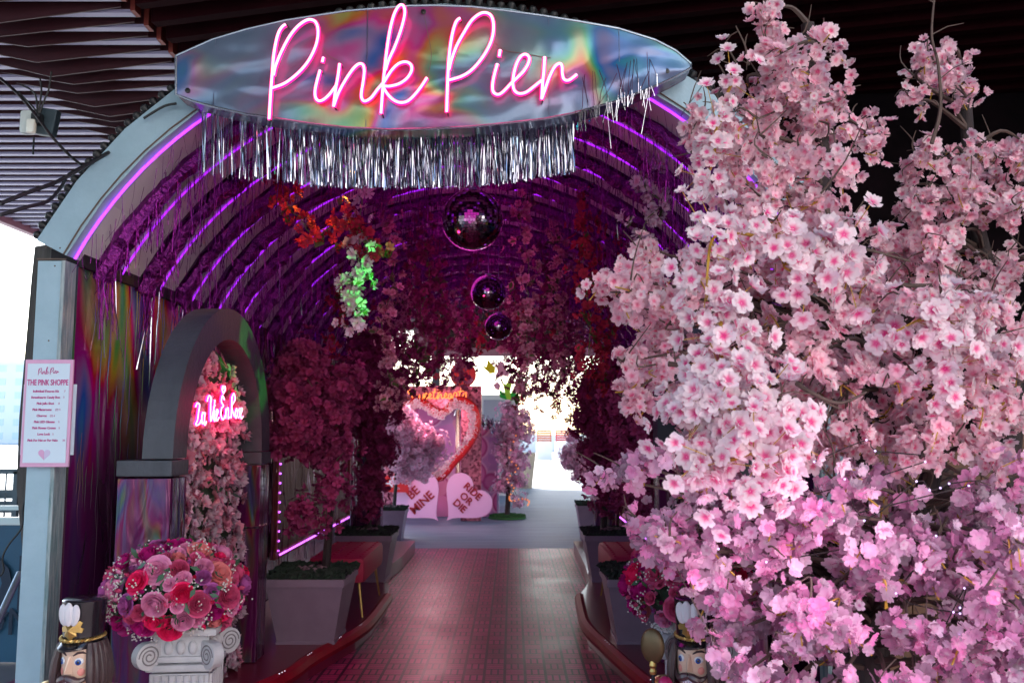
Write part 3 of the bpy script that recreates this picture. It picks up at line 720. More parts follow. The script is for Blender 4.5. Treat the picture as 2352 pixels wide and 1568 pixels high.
b = MB(); pts = [Vector((q.x, -.001, q.z)) for q in F]; b.tube(pts+[pts[0]], .006, 6); b.build('rim', mat('rim_film', (.34,.40,.48), .25, metal=.8), t)
b = MB()
for x in (524, 896, 1340, 1512): 
    a, c = p25(x, interp([(q[0], q[1]) for q in top], x), SY)-sg, p25(x, interp([(q[0], q[1]) for q in bot], x), SY)-sg
    b.box(((a.x+c.x)/2, -.004, (a.z+c.z)/2), (.0022, .004, abs(a.z-c.z)*.98))
b.build('film_seam', mat('film_seam', (.10,.12,.20), .4, metal=.5), t)
for x, y in ((458,221), (1034,29), (1629,174)):
    b = MB(); b.lathe([(.012,-.004),(.012,.002),(.004,.004)], p25(x,y,SY-.012)-sg, 10, M=Matrix.Rotation(R(90),3,'X')); b.build('fixing_disc', M['black'], t)
b = MB()
for P in ([(1034,30),(1040,60),(1052,120),(1052,150),(1044,188)], [(790,118),(800,135),(830,150)], [(1208,105),(1235,124),(1260,128)], [(1260,128),(1330,140),(1345,140)]):
    b.tube(spline([p25(x,y,SY-.03)-sg for x,y in P], 4), .0016, 4)
b.build('wiring', M['seam'], t)
# neon script
NS = thing('neon_lettering', 'large glowing pink script neon reading Pink Pier on the foil sign', 'neon sign', sg+Vector((0,-.05,0)))
Z2 = lambda x, y: p25(600+x/3.266, y/3.266, SY-.055)-sg-Vector((0,-.05,0))
Z3 = lambda x, y: p25(1200+x/3.267, y/3.267, SY-.055)-sg-Vector((0,-.05,0))
LT = [
 ('letter_p', Z2, [[(318,195),(290,215),(262,260),(240,340),(222,450),(210,600),(200,720),(192,850),(186,950)], [(222,600),(240,520),(290,400),(350,290),(410,215),(470,170),(515,157),(555,175),(575,230),(572,310),(545,400),(490,500),(410,590),(310,665),(210,703)]]),
 ('letter_i', Z2, [[(592,560),(570,640),(553,720),(556,775),(580,805),(620,795),(670,750),(722,680)], [(618,458),(610,495)]]),
 ('letter_n', Z2, [[(748,508),(735,610),(715,720),(700,850)], [(700,850),(740,740),(800,630),(860,545),(905,510),(935,520),(945,570),(935,660),(922,740),(925,785),(950,808),(1000,780),(1050,715),(1098,660)]]),
 ('letter_k', Z2, [[(1078,905),(1090,740),(1102,600),(1122,420),(1150,240),(1185,110),(1225,45),(1258,50),(1268,110),(1240,230),(1190,370),(1140,480),(1115,560)], [(1100,660),(1160,565),(1220,508),(1280,495),(1318,520),(1320,570),(1280,630),(1220,670),(1150,688),(1100,693),(1130,750),(1180,800),(1235,820),(1290,808),(1340,765),(1400,690),(1445,620)]]),
 ('letter_p', Z2, [[(1710,145),(1680,170),(1655,240),(1635,340),(1620,470),(1612,600),(1606,750),(1602,892)], [(1622,555),(1640,480),(1680,370),(1740,260),(1800,165),(1860,115),(1910,102),(1955,125),(1975,190),(1970,280),(1940,370),(1880,470),(1800,560),(1720,610),(1622,640)]]),
 ('letter_i', Z3, [[(47,510),(22,600),(8,680),(15,735),(50,755),(90,735),(150,672)], [(69,398),(61,450)]]),
 ('letter_e', Z3, [[(150,672),(200,625),(255,570),(292,510),(300,460),(272,435),(235,450),(200,510),(178,590),(170,670),(185,725),(225,748),(280,735),(340,690),(402,640)]]),
 ('letter_r', Z3, [[(424,455),(418,560),(408,660),(400,792)], [(400,792),(425,720),(460,620),(500,540),(540,508),(562,530),(565,590),(580,635),(620,640),(680,595)]])]
for nm, fx, S in LT:
    o = strokes_on(S, fx, .0056, nm, M['neon'], NS, 5, 8)
    strokes_on(S, lambda x, y: fx(x, y)+Vector((0,.008,0)), .0100, 'sleeve', M['neon_edge'], NS, 5, 8)
    b = MB()
    for q in (S[0][0], S[0][-1]):
        a = fx(*q); b.tube([a+Vector((.004,.008,0)), a+Vector((.004,.05,0))], .0035, 6)
    b.build('standoff', M['black'], NS)

# silver tinsel fringe hanging under the sign
t = thing('silver_fringe', 'silver tinsel fringe hanging from the lower edge of the foil sign', 'tinsel fringe', pt(900, 300, SY+.12))
o0 = Vector(t.location); b = MB(); bb = MB()
for k in range(1500):
    x = random.uniform(465, 1318)
    dens = .30 if x < 640 else (.55 if x < 720 else 1)
    if random.random() > dens: continue
    yt = interp([(q[0]/1.063, q[1]/1.063) for q in bot], x)+4
    yb = interp([(465,402),(560,410),(640,415),(700,424),(800,429),(900,430),(1050,428),(1150,421),(1200,415),(1318,393)], x)
    if random.random() < .25: yb -= random.random()*40
    y_ = SY+.10+random.random()*.06; a = pt(x, yt, y_); c = pt(x+random.gauss(0,5), yb+random.gauss(0,3), y_+random.gauss(0,.02))
    wd = random.choice((.002,.003,.004,.006,.007)); pr = None; th0 = random.uniform(-1.2,1.2); 
    for q in range(5):
        f = q/4; p = a.lerp(c, f)-o0; th = th0+random.gauss(0,.35); d = Vector((math.cos(th)*wd/2, math.sin(th)*wd/2, 0))
        if pr: b.quad(pr[0], pr[1], p+d, p-d)
        pr = (p-d, p+d)
b.build('fringe_strands', M['silver_foil'], t)
for k in range(40):
    x = 465+k*21.8+random.gauss(0,3); yt = interp([(q[0]/1.063, q[1]/1.063) for q in bot], x)+6; p = pt(x, yt, SY+.13)-o0; bb.box(p, (.052,.012,.02))
bb.build('heading_tape', M['silver_foil'], t)
# messy broken strands standing up at the sign's right end
t = thing('loose_tinsel', 'loose silver and dark tinsel strands tangled over the right tip of the foil sign', 'tinsel', pt(1420, 250, SY-.03)); o0 = Vector(t.location)
b = MB(); bs = MB()
spk = [(725,850,745,590),(770,830,722,615),(820,840,808,565),(858,840,822,575),(860,830,912,625),(930,780,858,560),(860,830,1000,585),(1010,780,1068,545),(1040,740,1082,500),(1062,760,998,510),(1085,770,1110,485),(1090,760,1128,590),(1120,720,1135,470),(1172,660,1158,470),(1190,710,1258,565),(1258,720,1240,415),(1258,700,1262,470),(1320,610,1265,480),(770,820,740,640),(1030,700,1000,520),(1172,640,1140,480)]
for x, y, x2, y2 in spk:
    a = p25(1200+x/3.267, y/3.267, SY-.02)-o0; c = p25(1200+x2/3.267, y2/3.267, SY-.09)-o0; b.tube([a, a.lerp(c,.5)+Vector((random.gauss(0,.003),0,0)), c], .0016, 4)
    bs.tube([a+Vector((0,-.002,-.05)), a+Vector((0,0,.012))], .0014, 4)
for k in range(36):
    x = random.uniform(1320, 1500); y = interp([(q[0]/1.063, q[1]/1.063) for q in bot], x); a = pt(x, y-random.random()*6, SY-.01)-o0
    L_ = random.choice((.05,.08,.10,.22 if random.random()<.3 else .06)); bs.tube([a, a+Vector((random.gauss(0,.02),0,-L_))], .0012, 4)
b.build('dark_fringe_strands', M['maroon_foil'], t); bs.build('silver_fringe_strands', M['silver_foil'], t)
# ---------------------------------------------------------------- mirror balls
def mirror_ball(x, y, d, r, lab, seed):
    rd = random.Random(seed); c = pt(x, y, d); t = thing('mirror_ball', lab, 'disco ball', c, group='mirror balls under the tunnel roof')
    b = MB(); nr = 34
    for i in range(nr):
        a0, a1 = PI*i/nr+.004, PI*(i+1)/nr-.006; am = (a0+a1)/2; nk = max(4, int(2*nr*math.sin(am)))
        for k in range(nk):
            q0, q1 = 2*PI*(k+.04)/nk, 2*PI*(k+.96)/nk
            P = [Vector((math.sin(a)*math.cos(q), math.sin(a)*math.sin(q), math.cos(a)))*r for a, q in ((a0,q0),(a1,q0),(a1,q1),(a0,q1))]
            cc = sum(P, Vector())/4; ax = Vector((rd.gauss(0,1), rd.gauss(0,1), rd.gauss(0,1))).normalized(); Q = Matrix.Rotation(rd.gauss(0,.05), 3, ax)
            P = [cc + Q @ (p-cc) for p in P]; b.quad(*P)
    me = b.build('mirror_tiles', mat('mirror', (.36,.31,.38), .05, metal=1), t)
    b = MB(); b.sphere((0,0,0), r*.985, 32, 20); b.build('core', M['black'], t, smooth=True)
    b = MB(); top = AC[1] + math.sqrt(max(.01, AR**2-(c.x-AC[0])**2)) - c.z
    b.lathe([(.03, r*.97), (.03, r*1.08), (.006, r*1.1)], (0,0,0), 12); b.tube([(0,0,r*1.05), (0,0,top)], .003, 5); b.build('hanger', M['steel'], t)
mirror_ball(1085, 505, 5.5, .198, 'largest mirror ball hanging nearest the tunnel mouth', 1)
mirror_ball(1122, 672, 7.5, .153, 'middle sized mirror ball hanging below and behind the largest one', 2)
mirror_ball(1145, 750, 8.6, .135, 'smallest lowest mirror ball just above the bright tunnel exit', 3)

# ---------------------------------------------------------------- blossom vines hanging inside the tunnel
VG = 'blossom vines hanging from the tunnel roof'
def vine(P, lab, mk, size=.032, dens=70, width=.045, hot=.3):
    P = spline(P, 6); L_ = sum((a-c).length for a, c in zip(P, P[1:])); t = thing('blossom_vine', lab, 'hanging vine', P[0], group=VG); o0 = P[0]
    b = MB(); b.tube([p-o0 + Vector((random.gauss(0,.006), random.gauss(0,.006), 0)) for p in P], .0035, 4); b.build('stem', M['stem_green'], t)
    n = max(8, int(L_*dens)); pp = []; nn = []
    ph = random.random()*9
    for k in range(n):
        f = random.random()*(len(P)-1); i = int(f); c = P[i].lerp(P[min(i+1, len(P)-1)], f-i)-o0
        wv = width*(.5+.7*abs(math.sin(f*.8+ph)))
        off = Vector((random.gauss(0,1), random.gauss(0,1), random.gauss(0,1)))*wv
        pp.append(c+off); nn.append(off+Vector((0,-.03,.0)))
    blossoms('blossoms', pp, nn, rng.uniform(.75,1.2,n)*size, rng.random(n)*hot, mk, t, BT1, .16)
    b = MB()
    for k in range(int(n*.3)):
        c = Vector(pp[random.randrange(n)]); u = Vector((random.gauss(0,.02), random.gauss(0,.02), random.gauss(0,.02))); v = u.orthogonal()*.5; b.quad(c-u, c-v, c+u, c+v)
    b.build('leaves', M['stem_green'], t)
def straight(x, y0, y1, d, dx=0): 
    a, c = pt(x, y0, d), pt(x+dx, y1, d); 
    return [a.lerp(c, k/5)+Vector((random.gauss(0,.025), random.gauss(0,.03), 0)) for k in range(6)]
vine([pt(650,395,4.9), pt(655,460,4.9), pt(690,505,4.95), pt(725,540,5), pt(770,515,5), pt(810,505,5), pt(850,560,5), pt(862,590,5)], 'orange lit garland swagging down to the right below the silver fringe', M['petal_red'], .034, 110, .045, 0)
vine([pt(835,420,5.0), pt(832,470,5.0), pt(822,560,5), pt(825,620,5), pt(806,665,5), pt(812,720,5), pt(822,770,5)], 'vine glowing green in the projector beam left of the largest mirror ball', M['petal_pale'], .034, 95, .036, 0)
VL = [ # x, y0, y1, d, material, label
 (892,470,930,6.6,'petal_dusty','long dusty pink vine just right of the green lit vine'),
 (948,440,905,7.6,'petal_maroon','dark rose vine second to the right of the green lit vine'),
 (1012,520,880,8.2,'petal_maroon','dark rose vine left of the middle mirror ball'),
 (770,470,900,7.8,'petal_red','dim red vine left of the green lit vine'),
 (1214,420,905,6.4,'petal_dusty','dusty pink vine just right of the largest mirror ball'),
 (1250,470,900,8.0,'petal_maroon','dim mauve vine just right of the dusty pink vine by the mirror balls'),
 (1348,415,860,5.8,'petal_red','deep red vine between the mirror balls and the cherry tree'),
 (1375,560,900,7.0,'petal_red','thin red vine beside the deep red vine, nearer the cherry tree'),
 (1500,330,560,4.75,'petal_pale','pale pink vine hanging by the right side of the foil sign'),
 (1300,600,890,9.0,'petal_maroon','maroon vine far back right of the smallest mirror ball'),
 (1060,700,905,9.8,'petal_dusty','short vine left of the smallest mirror ball'),
 (1085,560,860,9.2,'petal_maroon','dark vine directly below the largest mirror ball'),
 (700,560,860,8.6,'petal_maroon','dim rose vine over the nearest left potted tree'),
 (845,480,890,9.4,'petal_red','dark red vine just behind the green lit vine'),
 (925,520,930,9.0,'petal_dusty','thin dusty vine between the green lit vine and the mirror balls'),
 (975,470,880,7.0,'petal_maroon','long rose vine left of the largest mirror ball'),
 (1180,520,880,9.6,'petal_maroon','rose vine rising behind the smallest mirror ball'),
 (1285,430,870,7.2,'petal_dusty','long mauve pink vine midway between the mirror balls and the cherry tree'),
 (1410,520,880,8.0,'petal_maroon','dark rose vine brushing the left side of the cherry tree'),
 (1440,450,640,6.6,'petal_red','short red vine high up beside the cherry tree')]
for x, y0, y1, d, mk, lab in VL: vine(straight(x, y0, y1, d), lab, M[mk], .034, 85, .05 if d > 5 else .04)
EX = [(912,905),(928,870),(905,830),(962,880),(985,860),(1000,870),(1028,850),(1045,885),(1058,860),(1108,800),(1160,815),(1190,900),(1198,925),(1222,890),(1240,880),(1262,935),(1282,925),(1305,905),(1325,880),(1340,930),(925,800),(1140,800),(890,760)]
ORD = 'first second third fourth fifth sixth seventh eighth ninth tenth eleventh twelfth thirteenth fourteenth fifteenth sixteenth seventeenth eighteenth nineteenth twentieth twenty-first twenty-second twenty-third twenty-fourth'.split()
for i, (x, y1) in enumerate(sorted(EX)):
    d = 10.4+ (i % 4)*.35; mk = ['petal_maroon','petal_dusty','petal_maroon','petal_red'][i % 4]
    vine(straight(x, 690+random.randint(-20,20), y1, d), '%s vine in the flower curtain over the tunnel exit, %s from the left' % (['rose','dusty pink','dark rose','red'][i % 4], ORD[i]), M[mk], .050, 46, .085, .1)

# green projector beam: a small lamp fixed behind the sign
def spot(name, loc, tgt, col, en, size, lab):
    t = thing(name, lab, 'projector lamp', loc); b = MB(); dv = (Vector(tgt)-Vector(loc)).normalized(); Q = dv.to_track_quat('Z','Y').to_matrix()
    b.lathe([(.030,-.10),(.036,-.09),(.036,-.01),(.032,-.008)], (0,0,0), 16, M=Q); b.build('housing', M['black'], t)
    b = MB(); b.lathe([(.022,-.0075),(.022,-.004)], (0,0,0), 16, M=Q); b.build('lens', mat('lens_'+name, (.5,.5,.5), .2, emit=col, es=4), t)
    l = bpy.data.lights.new(name, 'SPOT'); l.energy = en; l.color = col; l.spot_size = size; l.spot_blend = .35; l.shadow_soft_size = .015
    o = bpy.data.objects.new('beam', l); COL.objects.link(o); o.parent = t; o.location = dv*.002; o.rotation_euler = (-dv).to_track_quat('Z','Y').to_euler()
spot('green_projector', pt(1385,252,4.25), pt(815,655,5.0), (.0,1,.07), 170, R(13.5), 'small black projector throwing a green beam across the tunnel onto a vine')
spot('amber_projector', pt(810,400,5.2), pt(715,510,4.95), (1,.45,.03), 9, R(60), 'small black projector throwing an amber beam onto the swagged garland')

# ---------------------------------------------------------------- planters, potted trees, benches
PG = 'white tapered planters in the tunnel'
def make_planter(lab, x, y, z=.15, w_=.54, h=.44, rz=0, grp=PG):
    t = thing('planter', lab, 'planter', (x, y, z), rz, grp); a, c = w_*.36, w_*.5
    b = MB()
    for r0, r1, z0, z1 in ((a*1.03, a*1.03, 0, .02), (a, c*.96, .02, h-.05), (c, c, h-.05, h)):
        vs = [(s*r0, q*r0, z0) for s, q in ((-1,-1),(1,-1),(1,1),(-1,1))] + [(s*r1, q*r1, z1) for s, q in ((-1,-1),(1,-1),(1,1),(-1,1))]
        b.add(vs, [(3,2,1,0),(4,5,6,7),(0,1,5,4),(1,2,6,5),(2,3,7,6),(3,0,4,7)])
    b.build('pot', M['planter'], t)
    b = MB(); b.box((0,0,h+.006), (w_*.95, w_*.95, .03))
    for k in range(1500):
        p = Vector((random.uniform(-.5,.5)*w_*1.01, random.uniform(-.5,.5)*w_*1.01, h+.015+random.random()*.02)); u = Vector((random.gauss(0,.012), random.gauss(0,.012), random.gauss(0,.010))); v = u.orthogonal()*.6; b.quad(p-u, p-v, p+u, p+v)
    b.build('moss', M['moss'], t)
    b = MB()
    for k in range(26):
        a_ = random.random()*6.3; r_ = random.uniform(.05,.11); b.sphere((r_*math.cos(a_), r_*math.sin(a_), h+.03), random.uniform(.016,.026), 7, 5)
    b.build('pebbles', M['pebble'], t, smooth=True)
    return t
def potted_tree(lab, x, y, z, top, blobs, mk, size=.04, n=2600, trunk_r=.032, grp='pink blossom trees lining the tunnel', wide=.42, hotv=.3):
    t = thing('blossom_tree', lab, 'blossom tree', (x, y, z), group=grp); rd = random.Random(int(x*100+y*37))
    b = MB(); P = spline([(0,0,0), (.02,.01,(top-z)*.3), (-.02,.0,(top-z)*.6), (.02,0,(top-z)*.92)], 6)
    b.tube(P, [trunk_r*(1-.65*i/len(P)) for i in range(len(P))], 8); b.build('trunk', M['bark'], t, smooth=True)
    pp = []; nn = []; br = MB(); ws = sum(q[3]**2 for q in blobs)
    for (bx, by, bz, r) in blobs:
        c = Vector((bx-x, by-y, bz-z)); f = max(.35, min(.95, (c.z-r*.5)/(top-z))); s = P[min(len(P)-1, int(f*(len(P)-1)))]
        for q in range(3):
            e = c + Vector((rd.gauss(0,1), rd.gauss(0,1), rd.gauss(0,.7)))*r*.7; m_ = s.lerp(e, .5)+Vector((0,0,.04)); br.tube(spline([s, m_, e], 4), [.011,.010,.009,.008,.007,.006,.005,.004,.003], 5)
        k = int(n*r*r/ws)
        sub = [Vector((rd.gauss(0,1), rd.gauss(0,1), rd.gauss(0,1))).normalized()*r*rd.uniform(.35,1.05) for _ in range(max(4, k//16))]
        for q in range(k):
            s0 = rd.choice(sub); v = Vector((rd.gauss(0,1), rd.gauss(0,1), rd.gauss(0,1)))*size*1.4; pp.append(c+s0+v); nn.append(s0.normalized()*.6+v.normalized()+Vector((0,-.3,.0)))
    br.build('branches', M['twig'], t)
    N_ = len(pp); blossoms('crown', pp, nn, rng.uniform(.7,1.15,N_)*size, rng.random(N_)*hotv, mk, t, BT1, .16)
    return t
def blobs_px(L_, d): return [(*pt(x, y, d+dd), r*d/FPX) for x, y, r, dd in L_]
make_planter('white planter nearest the camera on the left, in front of the velvet bench', -1.40, 6.25)
make_planter('white planter second from the front on the left platform', -1.41, 8.65)
make_planter('white planter partly behind the rose bouquet on the right platform', .91, 6.25)
make_planter('white planter further back on the right platform, at the tile edge', .96, 8.65)
potted_tree('rose coloured blossom tree in the nearest left planter', -1.32, 6.28, .60, 2.2, blobs_px([(700,900,58,0),(760,940,48,.1),(690,980,48,-.1),(740,1030,55,.1),(650,1000,35,0),(670,870,40,.1),(765,1130,22,-.1),(690,1190,22,-.1),(790,880,40,.1),(745,1200,12,-.1),(635,910,26,0),(700,830,45,0)], 6.2), M['petal_maroon'], .040, 2100)
potted_tree('deep rose blossom tree in the second left planter', -1.42, 8.68, .60, 2.3, blobs_px([(850,860,50,0),(870,930,38,0),(835,960,36,0),(860,1010,30,0),(855,1080,22,0),(880,1040,20,-.1),(880,880,30,0),(845,1150,20,0),(800,890,34,0),(850,800,40,.2)], 8.6), M['petal_maroon'], .045, 2200)
potted_tree('deep rose blossom tree in the nearest right planter', .98, 6.28, .60, 2.2, blobs_px([(1490,920,70,0),(1530,860,50,.1),(1470,1000,55,0),(1520,1050,50,.1),(1440,930,40,0),(1470,1130,35,0),(1500,1180,34,0)], 6.2), M['petal_maroon'], .042, 2600)
potted_tree('dark rose blossom tree in the further right planter', .90, 8.68, .60, 2.3, blobs_px([(1385,900,60,0),(1360,960,36,0),(1420,950,50,0),(1400,1010,45,0),(1370,1030,30,0),(1430,870,50,.1),(1350,910,24,0),(1410,1090,28,0),(1400,1150,22,0),(1368,1100,18,-.1)], 8.6), M['petal_maroon'], .045, 2600)

def bench(lab, x, y, rz, w_=1.0):
    t = thing('velvet_bench', lab, 'bench', (x, y, .15), rz, 'pink velvet benches between the planters')
    b = MB(); b.box((0,0,.36), (.44, w_, .20), bev=.045); b.build('seat', M['velvet'], t, smooth=True)
    b = MB()
    for i in range(4):
        for j in range(9): b.sphere((-.17+.115*i, -w_/2+.08+j*(w_-.16)/8, .462), .012, 7, 5, sc=(1,1,.5))
    b.build('button', M['velvet'], t)
    for sx in (-1, 1):
        for sy in (-1, 1):
            b = MB(); b.tube([(sx*.16, sy*(w_/2-.10), .27), (sx*.20, sy*(w_/2-.06), 0)], [.014, .007], 8); b.build('leg', M['gold'], t)
bench('tufted pink velvet bench on gold legs on the left platform between the two planters', -1.36, 7.35, 0)
bench('pink velvet bench on the right platform between the planters, mostly hidden', .98, 7.35, 0)

# ---------------------------------------------------------------- pedestals, bouquets
def pedestal(x, y, rz, z_top, lab):
    t = thing('pedestal_column', lab, 'pedestal', (x, y, 0), rz, 'white ionic pedestals at the entrance'); w_ = .215; h = z_top
    b = MB(); b.box((0,0,.04), (.34,.34,.08), bev=.008); b.box((0,0,.10), (.31,.31,.04), bev=.015); b.build('base', M['plaster'], t)
    b = MB(); b.box((0,0,(h-.17+.12)/2), (w_, w_, h-.17-.12)); zc, zh = (h-.17+.12)/2, h-.17-.12
    for s in range(4):
        Q = Matrix.Rotation(s*PI/2, 3, 'Z')
        for k in range(7):
            u = -w_/2+.025+k*(w_-.05)/6; P = [(u-.013, 0), (u-.007, .009), (u+.007, .009), (u+.013, 0)]
            pr = [Q @ Vector((px, -w_/2-py, .125)) for px, py in P]; b.prism(pr, (0,0,zh-.01))
    b.build('shaft', M['plaster'], t)
    b = MB(); b.box((0,0,h-.148), (w_+.035,w_+.035,.028), bev=.012); b.box((0,0,h-.118), (w_+.015,w_+.015,.025), bev=.010); b.box((0,0,h-.07), (w_-.01,w_-.01,.08)); b.box((0,0,h-.015), (w_+.06,w_+.06,.028), bev=.01)
    for s in range(4):
        Q = Matrix.Rotation(s*PI/2, 3, 'Z')
        for k in (-1,0,1): b.sphere(Q @ Vector((k*.045, -w_/2+.002, h-.075)), .022, 10, 8, sc=(.8,.5,1.2))
    b.build('capital', M['plaster'], t, smooth=True)
    for sx in (-1, 1):
        for sy in (-1, 1):
            g = math.atan2(sy, sx); c = Vector((sx*(w_/2+.012), sy*(w_/2+.012), h-.10)); D = Vector((math.cos(g), math.sin(g), 0)); Nn = Vector((-D.y, D.x, 0)); Mx = Matrix((D, Vector((0,0,1)), -Nn)).transposed()
            b = MB(); b.lathe([(.044,-.022),(.050,-.020),(.050,.020),(.044,.022)], c, 24, M=Mx)
            # arm joining the scroll to the block
            b.box(c - D*.035 + Vector((0,0,.036)), (.07,.040,.028), M=Matrix((D, Nn, Vector((0,0,1)))).transposed(), bev=.008)
            o = b.build('scroll', M['plaster'], t, smooth=True)
            b = MB()
            for e in (-1, 1):
                P = []
                for k in range(44):
                    a = k/43*2*PI*2.4; r = .041*(1-k/52); P.append(c + Nn*e*.0225 + D*r*math.cos(a*1)*1 + Vector((0,0,1))*r*math.sin(a))
                b.tube(P, .0028, 4)
            b.build('spiral', M['groove'], o)
    return t
def rose_mesh(name, m, kind):
    rd = random.Random(hash(name) & 255); b = MB()
    layers = {'rose': [(.30,.9,3,.15),(.55,.85,4,.45),(.80,.70,5,.75),(1.0,.50,5,1.05)], 'peony': [(.25,1.0,4,.1),(.42,1.0,5,.25),(.60,.95,6,.40),(.80,.85,6,.6),(.95,.6,6,.95)], 'bud': [(.22,1.25,3,.05),(.34,1.1,3,.2)]}[kind]
    for r, h, n_, op in layers:
        for k in range(n_):
            a0 = 2*PI*k/n_+r*5; wd = 2*PI/n_*.72; g = []
            for i in range(5):
                f = i/4; row = []
                for j in range(5):
                    q = (j/4-.5)*2; a = a0+q*wd; edge = 1-.35*q*q*f
                    rad = r*(math.sin(min(1, f*1.15)*PI*.55)**.7)*(1+op*.35*max(0, f-.7)) + .02
                    zz = (h*f*edge - .45) - op*.28*max(0, f-.6)*2 + rd.gauss(0,.012)
                    row.append(Vector((rad*math.cos(a), rad*math.sin(a), zz*1.0)))
                g.append(row)
            vs = [p for row in g for p in row]; fs = [(i*5+j, i*5+j+1, (i+1)*5+j+1, (i+1)*5+j) for i in range(4) for j in range(4)]; b.add(vs, fs)
    me = bpy.data.meshes.new(name); me.from_pydata(b.v, [], b.f); me.polygons.foreach_set('use_smooth', [True]*len(me.polygons)); me.materials.append(m); me.update(); return me
def flower_petal(name, c, c2): return mat(name, c, .65, noise=(3, .6, c2), transl=.15, spec=.2)
FC = {'hot_pink': ((.70,.006,.09),(.82,.04,.18)), 'pale_pink': ((.66,.20,.40),(.76,.34,.48)), 'magenta': ((.36,.005,.14),(.44,.015,.20)), 'peach': ((.66,.16,.18),(.72,.28,.26)), 'mauve': ((.36,.07,.28),(.44,.12,.36)), 'rose_pink': ((.54,.05,.16),(.64,.14,.26))}
FM = {k: flower_petal('petals_'+k, *v) for k, v in FC.items()}
RM = {(k, s): rose_mesh('%s_%s' % (k, s), FM[k], s) for k in FC for s in ('rose','peony','bud')}
def bouquet(x, y, z, r, lab, seed, n_=180):
    rd = random.Random(seed); t = thing('rose_bouquet', lab, 'flower arrangement', (x, y, z), group=None)
    b = MB(); b.sphere((0,0,r*.62), r*.80, 16, 12, sc=(1.05,1.05,.72)); b.build('foliage_core', M['moss'], t)
    placed = []; tries = 0
    while len(placed) < n_ and tries < 16000:
        tries += 1
        v = Vector((rd.gauss(0,1), rd.gauss(0,1), rd.gauss(0,1))).normalized()
        if v.z < -.62 or (v.y > .35 and rd.random() < .8): continue
        s = rd.choice([.040,.036,.030,.026,.022,.022]) if len(placed) > 26 else rd.choice([.052,.048,.044])
        p = Vector((v.x*r*1.08, v.y*r*1.08, r*.62+v.z*r*.76))
        if all((p-q).length > (s+s2)*.66 for q, s2 in placed): placed.append((p, s)) 
    for p, s in placed:
        u = p.x/r; k = rd.choices(['hot_pink','pale_pink','magenta','peach','mauve','rose_pink'], [2.2 if u > -.1 else .8, 3, 2.2 if u < .5 else .8, .3+max(0,u)*.6, 1.6 if u < .2 else .4, 2])[0]
        kind = 'bud' if s < .024 else rd.choice(['rose','peony'])
        o = bpy.data.objects.new({'rose':'rose','peony':'peony','bud':'rose_bud'}[kind], RM[(k, kind)]); COL.objects.link(o); o.parent = t
        v = (p-Vector((0,0,r*.45))).normalized(); v = (v+Vector((rd.gauss(0,.2), rd.gauss(0,.2)-.12, rd.gauss(0,.2)))).normalized()
        o.location = p; o.rotation_euler = (v.to_track_quat('Z','Y') @ Quaternion((0,0,1), rd.random()*6.3)).to_euler(); o.scale = (s, s, s*rd.uniform(.9,1.1))
    b = MB(); bw = MB(); bt = MB()
    for k in range(420):
        v = Vector((rd.gauss(0,1), rd.gauss(0,1), rd.gauss(0,1))).normalized()
        if v.z < -.7: continue
        c = Vector((v.x*r*1.04, v.y*r*1.04, r*.62+v.z*r*.74))*rd.uniform(.96,1.1); u = Vector((rd.gauss(0,1), rd.gauss(0,1), rd.gauss(0,1))).normalized()*rd.uniform(.012,.026); q = u.cross(v).normalized()*u.length*.45
        b.quad(c-u, c-q, c+u, c+q)
    for k in range(60):
        v = Vector((rd.gauss(0,1), -abs(rd.gauss(0,1)), rd.gauss(0,1))).normalized(); c = Vector((v.x*r*1.1, v.y*r*1.1, r*.62+v.z*r*.80))
        for q in range(9): bw.sphere(c+Vector((rd.gauss(0,.011), rd.gauss(0,.011), rd.gauss(0,.011))), .0036, 5, 4)
    b.build('leaves', M['leaf'], t); bw.build('filler_blossoms', mat('filler', (.55,.50,.48), .7), t)
    return t
pl = pt(432, 1500, 3.5); ZT = .85
pedestal(pl.x, 3.5, R(5), ZT, 'white ionic pedestal carrying the full rose bouquet beside the forward facing nutcracker')
bouquet(pl.x-.045, 3.48, ZT-.02, .235, 'domed bouquet of pink and red roses on the left white pedestal', 3)
pr_ = pt(1598, 1500, 3.62)
pedestal(pr_.x, 3.62, R(-5), ZT, 'white ionic pedestal behind the nutcracker on the right, mostly hidden by blossom')
bouquet(pr_.x-.03, 3.60, ZT-.02, .235, 'bouquet of pink and red roses on the right pedestal, overlapped by cherry blossom', 11)

